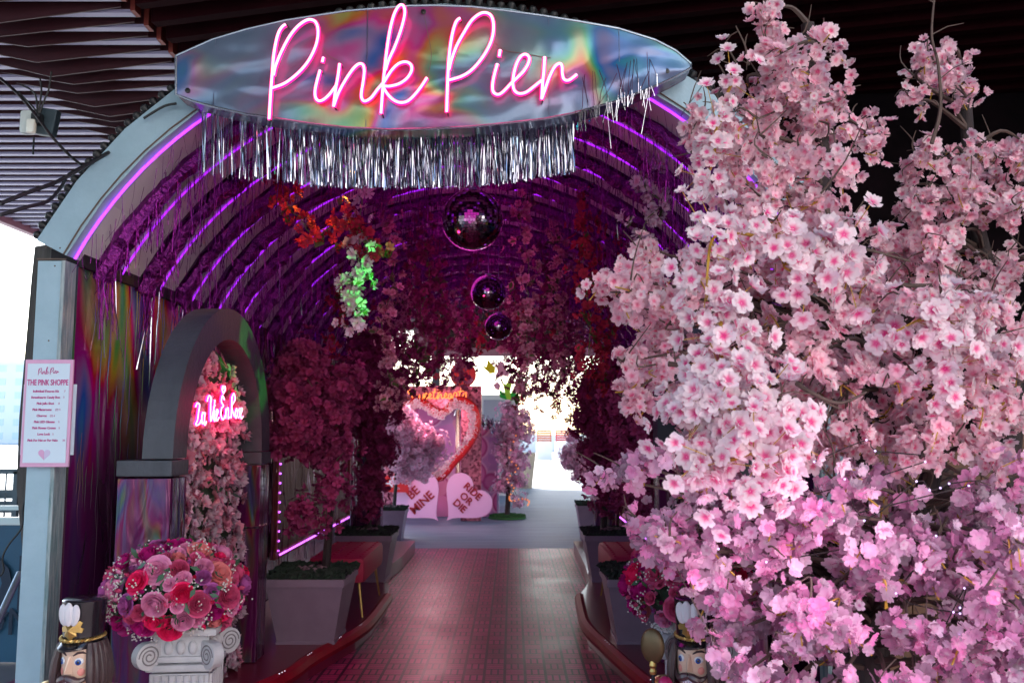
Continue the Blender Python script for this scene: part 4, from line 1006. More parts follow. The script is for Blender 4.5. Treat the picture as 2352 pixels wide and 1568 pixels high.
# ---------------------------------------------------------------- nutcrackers
MN = {'skin': mat('nut_skin', (.62,.42,.31), .35, coat=.3), 'hair': mat('nut_hair', (.055,.032,.035), .4, bump=((60,60,2), .6)), 'white': mat('nut_white', (.62,.60,.64), .5, bump=((80,80,6), .4)), 'coat': mat('nut_coat', (.42,.015,.12), .3, coat=.4), 'eye': mat('nut_eye', (.62,.64,.68), .25), 'iris': mat('nut_iris', (.01,.06,.28), .2), 'brow': mat('nut_brow', (.05,.025,.03), .5), 'cheek': mat('nut_cheek', (.62,.22,.19), .4), 'mou': mat('nut_moustache', (.075,.040,.045), .35, coat=.3), 'beard': mat('nut_beard', (.55,.52,.60), .5)}
def nutcracker(x, y, rz, lab, left):
    t = thing('nutcracker', lab, 'nutcracker', (x, y, 0), rz)
    G = MN; zb = .80      # brim height; face radius .066
    def L(name, prof, m_, c=(0,0,0), seg=28, par=t, **k): b = MB(); b.lathe(prof, c, seg, **k); return b.build(name, m_, par, smooth=True)
    L('base', [(.16,0),(.16,.05),(.15,.06)], M['gloss_black'])
    for s in (-1, 1):
        L('boot', [(.045,.06),(.050,.07),(.046,.12),(.040,.20),(.048,.23)], M['gloss_black'], (s*.052, 0, 0)); L('leg', [(.040,.23),(.044,.30),(.05,.36)], G['white'], (s*.052, 0, 0))
    L('coat', [(.105,.33),(.11,.36),(.092,.44),(.095,.52),(.115,.62),(.105,.655),(.06,.67)], G['coat'])
    L('belt', [(.096,.44),(.098,.445),(.098,.465),(.096,.47)], M['gold'])
    for s in (-1, 1):
        b = MB(); b.tube(spline([(s*.115,0,.635),(s*.145,-.01,.57),(s*.150,-.02,.50),(s*.140,-.05,.45)], 4), [.034,.034,.034,.032,.031,.030,.029,.028,.028,.027,.026,.026,.026], 12); a = b.build('arm', G['coat'], t, smooth=True)
        b = MB(); b.sphere((s*.138,-.062,.432), .027, 12, 8); b.build('hand', G['skin'], a, smooth=True)
        b = MB(); b.sphere((s*.118,0,.655), .046, 18, 8, sc=(1,1,.42)); 
        ep = b.build('epaulette', M['gold'], t, smooth=True)
        b = MB()
        for k in range(22): q = 2*PI*k/22; b.tube([(s*.118+.044*math.cos(q), .044*math.sin(q), .655), (s*.118+.048*math.cos(q), .048*math.sin(q), .620)], .0035, 4)
        b.build('epaulette_fringe', M['gold'], ep)
    h = L('head', [(.050,.645),(.060,.66),(.0645,.69),(.067,.74),(.067,.79),(.062,.815)], G['skin'], seg=32)
    # nose, brows, eyes, cheeks, moustache, beard/teeth block
    b = MB(); b.add([(-.006,-.066,.775),(.006,-.066,.775),(-.0135,-.066,.717),(.0135,-.066,.717),(0,-.092,.722),(0,-.071,.772)], [(0,2,4,5),(1,5,4,3),(2,3,4),(0,5,1),(0,1,3,2)]); b.build('nose', G['skin'], h, smooth=True)
    def onface(ax, z, r=.0675): return Vector((r*math.sin(ax), -r*math.cos(ax), z))
    for s in (-1, 1):
        c = onface(s*.50, .757, .0672); Q = Matrix.Rotation(s*.50, 3, 'Z')
        b = MB(); b.sphere(c, .0155, 16, 10, sc=(1,.22,.78), M=Q); e = b.build('eye', G['eye'], h, smooth=True)
        b = MB(); b.sphere(onface(s*.50-.03, .755, .0702), .0095, 12, 8, sc=(1,.2,1), M=Q); b.build('iris', G['iris'], e, smooth=True)
        b = MB(); b.sphere(onface(s*.50-.03, .755, .0722), .0045, 10, 6, sc=(1,.2,1), M=Q); b.build('pupil', M['gloss_black'], e)
        b = MB(); b.tube([onface(s*q, z, .068) for q, z in ((.20,.776),(.42,.785),(.66,.786),(.86,.780))], [.002,.0045,.0042,.0012], 6); b.build('eyebrow', G['brow'], h)
        b = MB(); b.sphere(onface(s*.62, .722, .0665), .0125, 14, 8, sc=(1,.16,1), M=Matrix.Rotation(s*.62,3,'Z')); b.build('cheek', G['cheek'], h, smooth=True)
        b = MB(); P = [onface(s*q, z, r_) for q, z, r_ in ((.0,.707,.078),(.22,.700,.078),(.50,.694,.076),(.80,.702,.074),(1.02,.719,.071))]; b.tube(spline(P, 4), [.0095,.011,.0125,.0135,.0145,.0145,.014,.013,.012,.0105,.009,.0075,.0055,.0045,.0035,.002,.001], 8); b.build('moustache', G['mou'], h, smooth=True)
    b = MB(); b.box((0,-.066,.664), (.046,.022,.056), bev=.005); tb = b.build('beard_block', G['beard'], t)
    b = MB()
    for k in range(4): b.box((-.015+k*.010, -.0775, .668), (.0012,.001,.040))
    for k in range(3): b.box((0, -.0776, .655+k*.012), (.040,.001,.0012))
    b.build('tooth_lines', mat('tooth_line', (.35,.01,.04), .5), tb)
    # hair
    for s in (-1, 1):
        b = MB()
        for k in range(9):
            q = s*(.98+k*.24); r0 = .068
            b.tube(spline([Vector((r0*math.sin(q), -r0*math.cos(q), .812)), Vector((.083*math.sin(q), -.083*math.cos(q), .76)), Vector((.090*math.sin(q), -.090*math.cos(q), .69)), Vector((.082*math.sin(q), -.082*math.cos(q), .635))], 3), [.010,.013,.014,.015,.016,.016,.015,.013,.011,.008][:10], 7)
        b.build('hair', G['hair'], h, smooth=True)
    # hat
    hat = L('hat', [(.066,.812),(.068,.815),(.0675,.83),(.071,.89),(.0745,.945),(.0745,.950),(.070,.954)], M['gloss_black'], seg=40)
    b = MB(); P = [];  n_ = 20
    vs = []; 
    for k in range(n_+1):
        a = -1.35+2.7*k/n_; e = math.cos(a/1.35*PI/2)
        vs += [(.066*math.sin(a), -.066*math.cos(a), .824), (.066*math.sin(a)*1.02, -.066*math.cos(a)*1.02-.038*e, .806-.004*e), (.066*math.sin(a)*1.02, -.066*math.cos(a)*1.02-.038*e, .800-.004*e), (.064*math.sin(a), -.064*math.cos(a), .812)]
    fs = []
    for k in range(n_):
        for j in range(4): fs.append((k*4+j, (k+1)*4+j, (k+1)*4+(j+1)%4, k*4+(j+1)%4))
    b.add(vs, fs); b.build('visor', M['gloss_black'], hat, smooth=True)
    b = MB()
    for ph in (0, PI):
        P = []
        for k in range(120):
            a = 2*PI*k/119; tw = k*1.15+ph; P.append(Vector(((.070+.0035*math.cos(tw))*math.sin(a), -(.070+.0035*math.cos(tw))*math.cos(a) - .012*max(0, math.cos(a))**2, .829+.0035*math.sin(tw)-.004*max(0,math.cos(a)))))
        b.tube(P, .0032, 5)
    b.build('gold_cord', M['gold'], hat, smooth=True)
    # badge: lobed leaf + plume of three feathers, slightly tilted back with hat wall
    pts = []; lob = [(x_*1.2, z_*1.1) for x_, z_ in [(0,-.040),(.010,-.028),(.020,-.024),(.018,-.012),(.032,-.014),(.036,-.002),(.028,.003),(.034,.016),(.026,.022),(.016,.012),(0,.008)]]
    poly = [(x_, z_) for x_, z_ in lob] + [(-x_, z_) for x_, z_ in lob[::-1][1:-1]]
    b = MB(); cz = .866; yb = -.0725
    c0 = Vector((0, yb-.012, cz-.006)); ring = [Vector((x_, yb+.010*(abs(x_)/.036)**2, cz+z_)) for x_, z_ in poly]
    vs = [c0]+ring+[q+Vector((0,.008,0)) for q in ring]; m_ = len(ring); fs = [(0, 1+k, 1+(k+1)%m_) for k in range(m_)] + [(1+k, 1+m_+k, 1+m_+(k+1)%m_, 1+(k+1)%m_) for k in range(m_)]
    b.add(vs, fs); b.build('badge', M['gold'], hat)
    b = MB()
    for dx, tl, ln in ((-.022,-.16,.064),(.022,.16,.064),(0,0,.070)):
        for k in range(1):
            b.sphere((dx*1.0, yb-.006-(.004 if dx == 0 else 0), cz+.012+ln/2), 1, 14, 12, sc=(.0195,.008,ln/2+.004), M=Matrix.Rotation(tl,3,'Y'))
    b.build('plume', G['white'], hat, smooth=True)
    t.scale = (1, 1, 1.045)
    if left:
        b = MB(); b.tube([(.138,-.062,.30), (.30,-.10,.665)], .006, 8); b.tube([(.16,-.062,.655),(.34,-.075,.672)], .004, 6); b.build('sword', M['gold'], t)
    else:
        b = MB(); b.tube([(-.138,-.066,.28),(-.138,-.066,.70)], .007, 8); b.build('staff', M['gloss_black'], t)
        b = MB(); b.lathe([(.011,.690),(.014,.70),(.010,.71),(.014,.72),(.010,.735)], (-.138,-.066,0), 12); b.build('staff_collar', M['gold'], t)
        b = MB(); b.sphere((-.138,-.066,.785), .052, 20, 14, sc=(.9,.35,1.15)); b.build('staff_head', mat('brass_dark', (.13,.085,.04), .4, metal=.5), t, smooth=True)
        b = MB(); b.sphere((-.075,-.105,.675), .026, 14, 10); b.build('ball', G['coat'], t, smooth=True)
    return t
q = pt(190, 1500, 3.2); nutcracker(q.x, 3.2, R(-12), 'nutcracker with black hat and white plume facing forward beside the left pedestal', True)
q = pt(1598, 1500, 3.22); nutcracker(q.x, 3.22, R(-32), 'nutcracker turned aside holding a brass topped staff beneath the cherry blossom', False)
# ---------------------------------------------------------------- menu board on the left post
mc = pt(109, 948, 3.955); t = thing('menu_board', 'pink bordered menu board reading Pink Pier and THE PINK SHOPPE on the white post', 'sign', mc)
W_, H_ = (pt(169,948,3.955)-pt(55,948,3.955)).x*.97, (pt(109,826,3.955)-pt(109,1072,3.955)).z
b = MB(); b.box((0,0,0), (W_, .012, H_), bev=.002); b.build('border', M['menu_pink'], t)
b = MB(); b.box((0,-.0075,0), (W_*.885, .003, H_*.925), bev=.001); b.build('panel', M['menu_white'], t)
k = W_/112
def menu(txt, y, size, m_, ox=0, **kw): put_text('lettering', txt, size*k, (ox*k, -.0105, (948-y)*k*1.0), (R(90),0,0), m_, t, extrude=.0006, **kw)
b = MB(); s_ = 1/17.0
for LTs, fx in [(q[2], q[1]) for q in LT]:
    for st in LTs:
        P = [fx(*p) for p in st]; P = [Vector((q.x*.068-.0, -.0105, q.z*.068)) for q in P]
        # centre of the big script is mapped to the heading's place
        P = [q+Vector((.004, 0, (948-851)*k)) for q in P]; b.tube(spline(P, 3), .0011, 4)
b.build('script_heading', M['menu_ink'], t)
menu('THE PINK SHOPPE', 878, 19, M['menu_ink'], xs=.62, offset=.0006)
rows = [('Individual S\'mores Kit','7'),('Sweethearts Candy Box','3'),('Pink Jello Shot','8'),('Pink Macaroons','(2) 5'),('Churros','(3) 6'),('Pink LED Glasses','5'),('Pink Flower Crown','5'),('Love Lock','5'),('Pink Fur Hat or Fur Halo','20')]
for i, (a, c) in enumerate(rows):
    y = 898+i*14.15; n_ = len(a)+len(c)+1; wpx = n_*3.42; wa = len(a)*3.42
    menu(a, y, 7.4, M['menu_ink'], ox=-(wpx-wa)/2, offset=.0004, xs=.93); menu(c, y, 6.8, M['menu_ink_pale'], ox=(wpx-len(c)*3.42)/2+1, xs=.93)
def heart_poly(n_=40, s=1.0): 
    return [(s*16*math.sin(q)**3/16, s*(13*math.cos(q)-5*math.cos(2*q)-2*math.cos(3*q)-math.cos(4*q))/16) for q in [2*PI*i/n_ for i in range(n_)]]
hp = heart_poly(40, 14*k)
for nm, sgn, m_ in (('heart_half', 1, mat('heart_pale', (.52,.47,.66), .5)), ('heart_half', -1, mat('heart_rose', (.58,.32,.52), .5))):
    P = [p for p in hp if p[0]*sgn >= -1e-6]; P = sorted(P, key=lambda p: math.atan2(p[1]+.2*k, p[0]*sgn+.0001)); b = MB()
    b.prism([Vector((p[0], -.0095, p[1]+(948-1043)*k)) for p in P], (0, .002, 0)); b.build(nm, m_, t)
b = MB(); c = pt(112, 963, 3.972); b.box((0,0,0), (W_*1.10, .006, H_*.66)); t2 = thing('back_board', 'plain pale board showing at both edges behind the pink bordered menu', 'board', c); b.build('panel', M['menu_white'], t2)

# ---------------------------------------------------------------- left exterior
def poly_plate(name, pts, d, th, m_, lab, cat):
    c = pt(*pts[0], d); t = thing(name, lab, cat, c); b = MB(); b.prism([pt(x, y, d)-c for x, y in pts], (0, th, 0)); b.build('panel', m_, t); return t
t = poly_plate('canvas_sheet', [(84,562),(100,558),(96,700),(70,1080),(64,1300),(72,1480),(66,1568),(30,1900),(84,2000),(120,1568),(130,560),(112,545),(95,552)][:0] or [(80,566),(140,556),(120,1568),(60,1420),(50,1250),(38,1120),(44,960),(60,780),(72,640)], 4.16, .12, M['timber'], 'weathered brown sheet standing against the outside of the white post', 'sheet')
t = thing('steel_prop', 'leaning pale steel pole crossing in front of the blue banner', 'pole', pt(46,1315,4.6)); o0 = Vector(t.location); b = MB(); b.tube([Vector((0,0,0)), pt(-12,1440,4.4)-o0], .018, 10); b.build('tube', M['steel'], t, smooth=True)
t = thing('power_cable', 'thin black cable hanging down beside the blue banner', 'cable', pt(66,1070,4.1)); o0 = Vector(t.location); b = MB(); b.tube(spline([pt(x,y,4.1)-o0 for x,y in ((66,1070),(60,1130),(52,1170),(50,1210),(20,1250),(6,1280),(8,1310),(-8,1330))], 5), .0045, 5); b.build('sheath', M['black'], t)
# banner fence
bt = pt(-60, 1205, 6.2); br = pt(70, 1197, 6.2); t = thing('blue_banner', 'dark blue fence banner with large cut off letters at the left edge', 'banner', (bt.x-1.2, 6.2, 0)); zt = bt.z
b = MB(); b.box((1.3, 0, zt/2), (3.2, .03, zt)); b.build('cloth', M['banner'], t); b = MB(); b.box((1.3,-.01,zt+.03), (3.2,.05,.05)); b.box((1.3,-.01,zt+.12), (3.2,.03,.03)); b.build('top_rail', M['steel'], t)
o0 = Vector(t.location)
p = pt(28, 1345, 6.16)-o0; put_text('lettering', 'QN', .52, p, (R(90),0,0), M['banner_ink'], t, extrude=.002, offset=.008)
p = pt(12, 1430, 6.16)-o0; put_text('lettering', 'ON', .26, p, (R(90),0,0), M['banner_ink'], t, extrude=.002)
# railing / gangway
t = thing('pier_railing', 'dark metal railing of mesh panels by the water at the far left', 'railing', (pt(0,1190,9).x, 9, 0)); o0 = Vector(t.location); zt, zb = pt(0,1082,9).z, pt(0,1192,9).z
b = MB(); b.box((-1.0,0,zt), (2.5,.05,.05)); b.box((-1.0,0,zb), (2.5,.05,.06)); b.box((-1.0,0,(zt+zb)/2+.04), (2.5,.04,.03)); b.build('rails', M['rail'], t)
b = MB()
for k2 in range(18): b.box((-2.2+k2*.14,0,(zt+zb)/2), (.012,.012,zt-zb))
for k2 in range(3): b.box((-2.25+1.2*k2,0,zt/2), (.05,.05,zt))
b.build('bars', M['rail'], t)
b = MB(); b.box((-1.0,.3,zb-.05+.15), (2.5,.03,.12)); b.box((-1.0,.5,zb+.22), (2.5,.03,.10)); b.build('slats', M['rail'], t)

# flood lamp and cables
fl = pt(72, 285, 4.5); t = thing('flood_lamp', 'white and grey flood lamp hung among black cables under the slatted ceiling', 'lamp', fl)
b = MB(); c = pt(65,282,4.5)-fl; b.box(c, (.075,.05,.13), bev=.02); b.build('housing', mat('lamp_white', (.55,.62,.60), .4), t, smooth=True)
b = MB(); c = pt(72,290,4.45)-fl; b.box(c, (.045,.03,.075), bev=.012); b.build('lens', mat('lens_clear', (.55,.65,.62), .15, emit=(.9,.6,.4), es=.05), t, smooth=True)
b = MB(); c = pt(110,282,4.52)-fl; b.box(c, (.10,.05,.145), bev=.008, M=Matrix.Rotation(.15,3,'Y')); b.build('driver_box', mat('lamp_box', (.035,.06,.075), .5), t)
b = MB(); c = pt(86,274,4.47)-fl; b.box(c, (.05,.05,.06), bev=.01)
for P in ([(86,262),(80,215),(48,195)], [(88,262),(95,210),(92,180)], [(90,262),(104,225),(112,205),(118,165)], [(92,265),(70,240),(40,210)], [(78,315),(76,355)]): b.tube(spline([pt(x,y,4.47)-fl for x,y in P],4), .005, 5)
b.build('bracket', M['black'], t)
def cable(P, d, r, lab, name='power_cable', m_=None):
    c = pt(*P[0], d[0] if hasattr(d,'__len__') else d); t = thing(name, lab, 'cable', c); b = MB(); nP = len(P)
    b.tube(spline([pt(x,y,(d[0]+(d[1]-d[0])*i/(nP-1)) if hasattr(d,'__len__') else d)-c for i,(x,y) in enumerate(P)], 6), r, 6); b.build('sheath', m_ or M['black'], t); return t
cable([(0,180),(40,215),(80,262),(120,315),(165,362),(205,390)], (3.6,4.1), .0065, 'black cable running down from the top left corner past the flood lamp to the arch')
cable([(0,468),(70,440),(130,418),(190,385),(250,350)], (3.5,4.0), .009, 'upper of two black cables running from the left edge to the arch shoulder')
cable([(0,494),(60,476),(110,462),(140,430),(160,400),(215,372)], (3.5,4.0), .008, 'lower of two black cables running from the left edge to the arch shoulder')
cable([(405,238),(375,245),(330,272)], 3.96, .006, 'short black cable from the corner of the foil sign onto the arch')
# unlit string light garland along the outer edge of the arch
t = thing('string_lights', 'unlit black string light garland along the outer rim of the arch', 'string lights', (AC[0], Y0+.05, AC[1])); b = MB()
P = [Vector((math.cos(a)*(RO+.02), random.gauss(0,.004), math.sin(a)*(RO+.02))) for a in [A1-.01-(A1-A0)*k2/90 for k2 in range(91)]]; b.tube(P, .016, 6); b.build('wire', M['black'], t)
proto = None
for k2 in range(0, 90):
    if proto is None: b = MB(); b.lathe([(.010,-.01),(.018,.006),(.021,.018),(.014,.028),(.005,.032)], (0,0,0), 12); proto = b.build('bulb_cap', M['black'], t, smooth=True); o = proto
    else: o = proto.copy(); COL.objects.link(o); o.parent = t
    a = A1-.01-(A1-A0)*k2/90; o.location = P[k2]+Vector((0,-.01,0)); o.rotation_euler = (0, PI/2-a, 0)

# ---------------------------------------------------------------- beyond the tunnel
def heart(w_, lobes, loc, rot, m_, lab, name, texts, tcol, th=.09, rim=None):
    """rot: turn in the picture plane"""
    t = thing(name, lab, 'heart sign', loc, group=None); P = heart_poly(48, w_/2); cz = .12*w_
    Q = Matrix.Rotation(rot, 3, 'Y'); b = MB(); pts = [Q @ Vector((x, 0, z+.02)) for x, z in P]; b.prism(pts, (0, th, 0)); b.build('board', m_, t)
    for body, (tx, tz), size in texts:
        o = put_text('lettering', body, size, (0,0,0), (0,0,0), tcol, t, extrude=.006, offset=size*.02)
        Mx = Matrix.Rotation(rot, 4, 'Y') @ Matrix.Rotation(R(90), 4, 'X'); o.matrix_basis = Matrix.Translation(Q @ Vector((tx, 0, tz)) + Vector((0,-.008,0))) @ Mx
    return t
hs = 14.8/FPX
c1 = pt(965, 1142, 14.8); c2 = pt(1067, 1142, 14.8)
heart(.88, 0, c1-Vector((0,0,.05)), R(-42), M['heart_pink'], 'pink heart board reading BE MINE, left of the pair on the deck', 'heart_board', [('BE', (-.0,.17), .20), ('MINE', (.0,-.05), .20)], M['red_letter'])
heart(.88, 0, c2-Vector((0,0,.05)), R(42), M['heart_pink'], 'pink heart board reading RIDE OR DIE, right of the pair on the deck', 'heart_board', [('RIDE', (.0,.20), .165), ('OR', (0,.04), .165), ('DIE', (-.0,-.12), .165)], M['red_letter'])
c3 = pt(916, 1106, 14.65); heart(.54, 0, c3, R(-42), M['red_panel'], 'small red heart board reading YOU above the BE MINE heart', 'heart_board', [('YOU', (0,.06), .17)], M['white_letter'])
# selfie booth
bx0, bx1 = pt(880,1190,15.4).x, pt(1105,1190,15.4).x; zt = pt(1000,886,15.4).z; zf = pt(1000,938,15.4).z
def sequin(name, c1_, c2_):
    m = bpy.data.materials.new(name); m.use_nodes = True; n = m.node_tree; b = n.nodes['Principled BSDF']; v = n.nodes.new('ShaderNodeTexVoronoi'); v.inputs['Scale'].default_value = 26; tc = n.nodes.new('ShaderNodeTexCoord'); n.links.new(tc.outputs['Object'], v.inputs['Vector'])
    cr = n.nodes.new('ShaderNodeValToRGB'); cr.color_ramp.elements[0].color = (*c1_, 1); cr.color_ramp.elements[1].color = (*c2_, 1); cr.color_ramp.elements[1].position = .8
    s = n.nodes.new('ShaderNodeSeparateColor'); n.links.new(v.outputs['Color'], s.inputs[0]); n.links.new(s.outputs[0], cr.inputs[0]); n.links.new(cr.outputs[0], b.inputs['Base Color']); b.inputs['Metallic'].default_value = .5; b.inputs['Roughness'].default_value = .3; return m
M['sequin'] = sequin('red_sequins', (.10,.005,.03), (.55,.16,.24))
def candy_wall():
    m = bpy.data.materials.new('candy_print'); m.use_nodes = True; n = m.node_tree; L = n.links; b = n.nodes['Principled BSDF']; tc = n.nodes.new('ShaderNodeTexCoord'); mp = n.nodes.new('ShaderNodeMapping'); mp.inputs['Location'].default_value = (3.3,0,1.1); L.new(tc.outputs['Object'], mp.inputs[0])
    v = n.nodes.new('ShaderNodeTexVoronoi'); v.inputs['Scale'].default_value = 1.9; v.inputs['Randomness'].default_value = .75; L.new(mp.outputs[0], v.inputs['Vector'])
    cr = n.nodes.new('ShaderNodeValToRGB'); e = cr.color_ramp; e.interpolation = 'EASE'
    e.elements[0].position = 0; e.elements[0].color = (.90,.20,.50,1); e.elements[1].position = 1; e.elements[1].color = (.80,.34,.62,1)
    for p_, c_ in ((.38,(.84,.20,.45)), (.44,(.62,.05,.26)), (.50,(.88,.42,.62)), (.56,(.68,.26,.52))): q_ = e.elements.new(p_); q_.color = (*c_, 1)
    L.new(v.outputs['Distance'], cr.inputs[0]); mx = n.nodes.new('ShaderNodeMix'); mx.data_type = 'RGBA'; mx.blend_type = 'MULTIPLY'; mx.inputs[0].default_value = .25; L.new(cr.outputs[0], mx.inputs[6]); L.new(v.outputs['Color'], mx.inputs[7]); L.new(mx.outputs[2], b.inputs['Base Color']); b.inputs['Roughness'].default_value = .6; return m
M['candy'] = candy_wall()
t = thing('photo_booth', 'pink candy printed photo booth with a red sequin front and silver tinsel roof', 'booth', ((bx0+bx1)/2, 15.4, 0)); wv = bx1-bx0
b = MB(); b.box((0, .06, (zt+zf)/2), (wv, .10, zt-zf)); xa = pt(1058,1190,15.4).x-(bx0+bx1)/2; b.box(((wv/2+xa)/2, .06, zf/2+.0), (wv/2-xa, .10, zf-.004)); b.box((-wv/2+.10, .06, zf/2), (.20, .10, zf-.004)); b.build('sequin_front', M['sequin'], t)
xb = pt(1142,1190,16.2).x-(bx0+bx1)/2; ze = pt(1142,984,16.2).z; xr = -.1; zr = pt(1060,900,16.2).z
b = MB(); b.prism([Vector((-1.3,.8,0)), Vector((xb,.8,0)), Vector((xb,.8,ze)), Vector((xr,.8,zr)), Vector((-1.3,.8,ze))], (0, 2.2, 0)); b.build('candy_wall', M['candy'], t)
b = MB(); b.box((xb+.012,.9,ze/2), (.035,.26,ze)); b.build('corner_trim', mat('trim_lilac', (.42,.30,.48), .4), t)
b = MB(); A_, C_ = Vector((xr,.70,zr+.05)), Vector((xb+.06,.70,ze+.05))
for k2 in range(420):
    f = random.random(); p = A_.lerp(C_, f)+Vector((random.gauss(0,.03), random.uniform(0,2.2) if random.random()<.5 else 0, random.gauss(0,.03))); ribbon(b, p, random.uniform(.08,.22), .02, random.uniform(-1,1), .03)
b.build('silver_roof_tinsel', M['silver_foil'], t)
# shiny curtain strip in the opening
b = MB(); xs = pt(1052,1190,15.5).x-(bx0+bx1)/2
for k2 in range(30): ribbon(b, (xs+random.gauss(0,.018), .0+random.random()*.1, zf-.02), zf-.1, .012, random.uniform(-1,1), .02, 10)
b.build('foil_strip', mat('rose_gold_foil', (.95,.66,.58), .15, metal=.9), t)
# Sweethearts script
t = thing('sweethearts_neon', 'orange glowing script neon reading Sweethearts on the red sequin booth front', 'neon sign', pt(1010, 905, 15.25)); o0 = Vector(t.location)
SW = [('letter_s',[[(12,10),(9,12),(5,10),(8,6),(11,3),(7,0),(2,3)]]),('letter_w',[[(15,7),(16,1),(19,1),(20,6),(20.5,1),(24,1),(25,7)]]),('letter_e',[[(25,3),(30,5),(28.5,7.5),(26.5,5),(27,1),(31,2)]]),('letter_e',[[(31,2),(35,5),(33.5,7.5),(32,4),(33,1),(37,2)]]),('letter_t',[[(40,13),(38,5),(39,.5),(42,2)],[(36,8.5),(44,9.5)]]),('letter_h',[[(42,2),(47,12),(45,13),(44,6),(43.5,0),(46,5),(48,6),(48.5,1),(51,2)]]),('letter_e',[[(51,2),(55,5),(53.5,7.5),(52,4),(53,1),(57,2)]]),('letter_a',[[(61,6),(58,6),(57,2),(59,0),(61,5),(61.5,1),(63,2)]]),('letter_r',[[(63,2),(65,7.5),(68,6.5),(67.5,1),(70,2)]]),('letter_t',[[(74,14),(71.5,6),(72,.5),(75,2)],[(69,8.5),(77,9.5)]]),('letter_s',[[(75,2),(79,8),(80,4),(79,0),(75,1)]])]
kx = (pt(1080,905,15.25).x-pt(948,905,15.25).x)/80; 
for nm, S in SW: strokes_on(S, lambda x, y: Vector(((x-46)*kx*1.08, 0, (y-6)*kx*1.15+ (x-46)*kx*.02)), .009, nm, M['neon_orange'], t, 4, 5)
glow(t, (0, -1.6, -.3), (1,.50,.56), 20, .2)  # added pink fill ahead of the neon, brightening hearts and lilac tree
# heart shaped flower frame
ctr = p25(1062, 1060, 15.05); t = thing('heart_wreath', 'large heart shaped frame wound with red foil and white blossoms in front of the booth', 'heart frame', ctr)
HZ = [(540,430),(590,395),(650,330),(720,300),(800,330),(865,400),(885,480),(870,580),(820,690),(750,790),(650,900),(570,1000),(510,1040),(450,985),(400,940),(340,880),(280,800),(220,700),(180,580),(180,450),(215,350),(290,310),(380,340),(470,400),(540,430)]
P = [p25(940+x/3.921, 900+y/3.921, 15.05)-ctr for x, y in HZ]; P = spline(P, 4)
b = MB(); b.tube(P, .07, 8); b.build('red_roll', M['red_panel'], t, smooth=True)
b = MB()
for k2 in range(1500):
    i = random.randrange(len(P)); c = P[i]+Vector((random.gauss(0,.02), random.gauss(0,.02), random.gauss(0,.02))); v = Vector((random.gauss(0,1), random.gauss(0,1), random.gauss(0,1))).normalized()*.065; w2 = v.orthogonal().normalized()*.008; b.quad(c, c+w2, c+v+w2, c+v)
b.build('red_tinsel', mat('red_tinsel', (.36,.01,.035), .35, metal=.4), t)
pp = []; nn = []
for k2 in range(620):
    i = random.randrange(len(P)); c = P[i]*.93 + Vector((random.gauss(0,.025), -.04+random.gauss(0,.015), random.gauss(0,.025))); pp.append(c); nn.append((random.gauss(0,.6), -1, random.gauss(0,.6)))
blossoms('white_blossoms', pp, nn, rng.uniform(.035,.055,len(pp)), rng.random(len(pp))*.1, M['petal_hot'], t, BT1)
# blossom trees outside
potted_tree('pale lilac blossom tree left of the heart frame beyond the tunnel', pt(905,1200,13.4).x, 13.4, 0.45, 1.9, blobs_px([(930,980,34,0),(960,1010,36,0),(925,1040,36,0),(970,1060,34,0),(1000,1030,22,0),(935,1085,26,0),(900,1000,36,0),(900,960,24,0),(975,1090,10,0)], 13.4), M['petal_lav'], .045, 3000, grp=None, trunk_r=.03)
potted_tree('pink blossom tree wound with amber lights on a grass pad by the walkway', pt(1165,1180,15.9).x, 15.9, 0.03, 2.0, blobs_px([(1170,990,22,0),(1190,1010,20,0),(1160,1040,20,0),(1185,1060,20,0),(1165,1090,18,0),(1150,1000,18,0),(1190,1100,14,0),(1150,1120,12,0),(1185,1150,9,0),(1200,960,16,0),(1170,950,18,0),(1210,990,14,0)], 15.9), M['petal_low'], .045, 1500, grp=None, trunk_r=.05)
t = thing('grass_pad', 'small green artificial grass pad under the pink tree by the walkway', 'grass pad', (pt(1165,1180,15.9).x, 15.9, 0)); b = MB(); b.lathe([(.34,.0),(.34,.03),(.30,.045)], (0,0,0), 18)
for k2 in range(700):
    a = random.random()*6.3; r_ = .33*math.sqrt(random.random()); p = Vector((r_*math.cos(a), r_*math.sin(a), .04)); b.quad(p, p+Vector((.01,0,0)), p+Vector((.012,random.gauss(0,.01),.03)), p+Vector((0,random.gauss(0,.01),.03)))
b.build('turf', mat('turf', (.03,.12,.03), .9), t)
potted_tree('lilac blossom tree at the right of the walkway beyond the tunnel', pt(1370,1060,17.5).x, 17.5, 0.35, 1.7, blobs_px([(1330,1050,26,0),(1360,1030,24,0),(1345,1080,22,0),(1310,1060,16,0),(1375,1075,22,0),(1320,1000,10,0),(1390,1050,24,0),(1305,1035,10,0)], 17.5), M['petal_lav'], .05, 2400, grp=None)
t = thing('amber_lights', 'string of tiny amber lights wound through the pink tree by the walkway', 'string lights', (pt(1185,1130,15.6).x, 15.6, 1.0)); o0 = Vector(t.location); P = [pt(x,y,15.55)-o0 for x, y in ((1185,1000),(1170,1050),(1190,1075),(1165,1100),(1180,1120),(1170,1140),(1175,1150),(1200,1145),(1215,1150),(1212,1160))]
b = MB(); b.tube(spline(P, 5), .003, 4); b.build('wire', M['bark'], t); proto = None
for p in spline(P, 3):
    if proto is None: b = MB(); b.sphere((0,0,0), .013, 6, 5); proto = b.build('bulb', M['amber'], t); proto.location = p
    else: o = proto.copy(); COL.objects.link(o); o.location = p; o.parent = t
make_planter('pale planter outside the tunnel, beside the BE MINE heart', pt(893,1240,12.7).x, 12.9, 0, .46, .43, grp=None)
make_planter('pale planter outside the tunnel exit on the right, lit down one side', pt(1366,1240,12.7).x, 12.9, 0, .50, .50, grp=None)
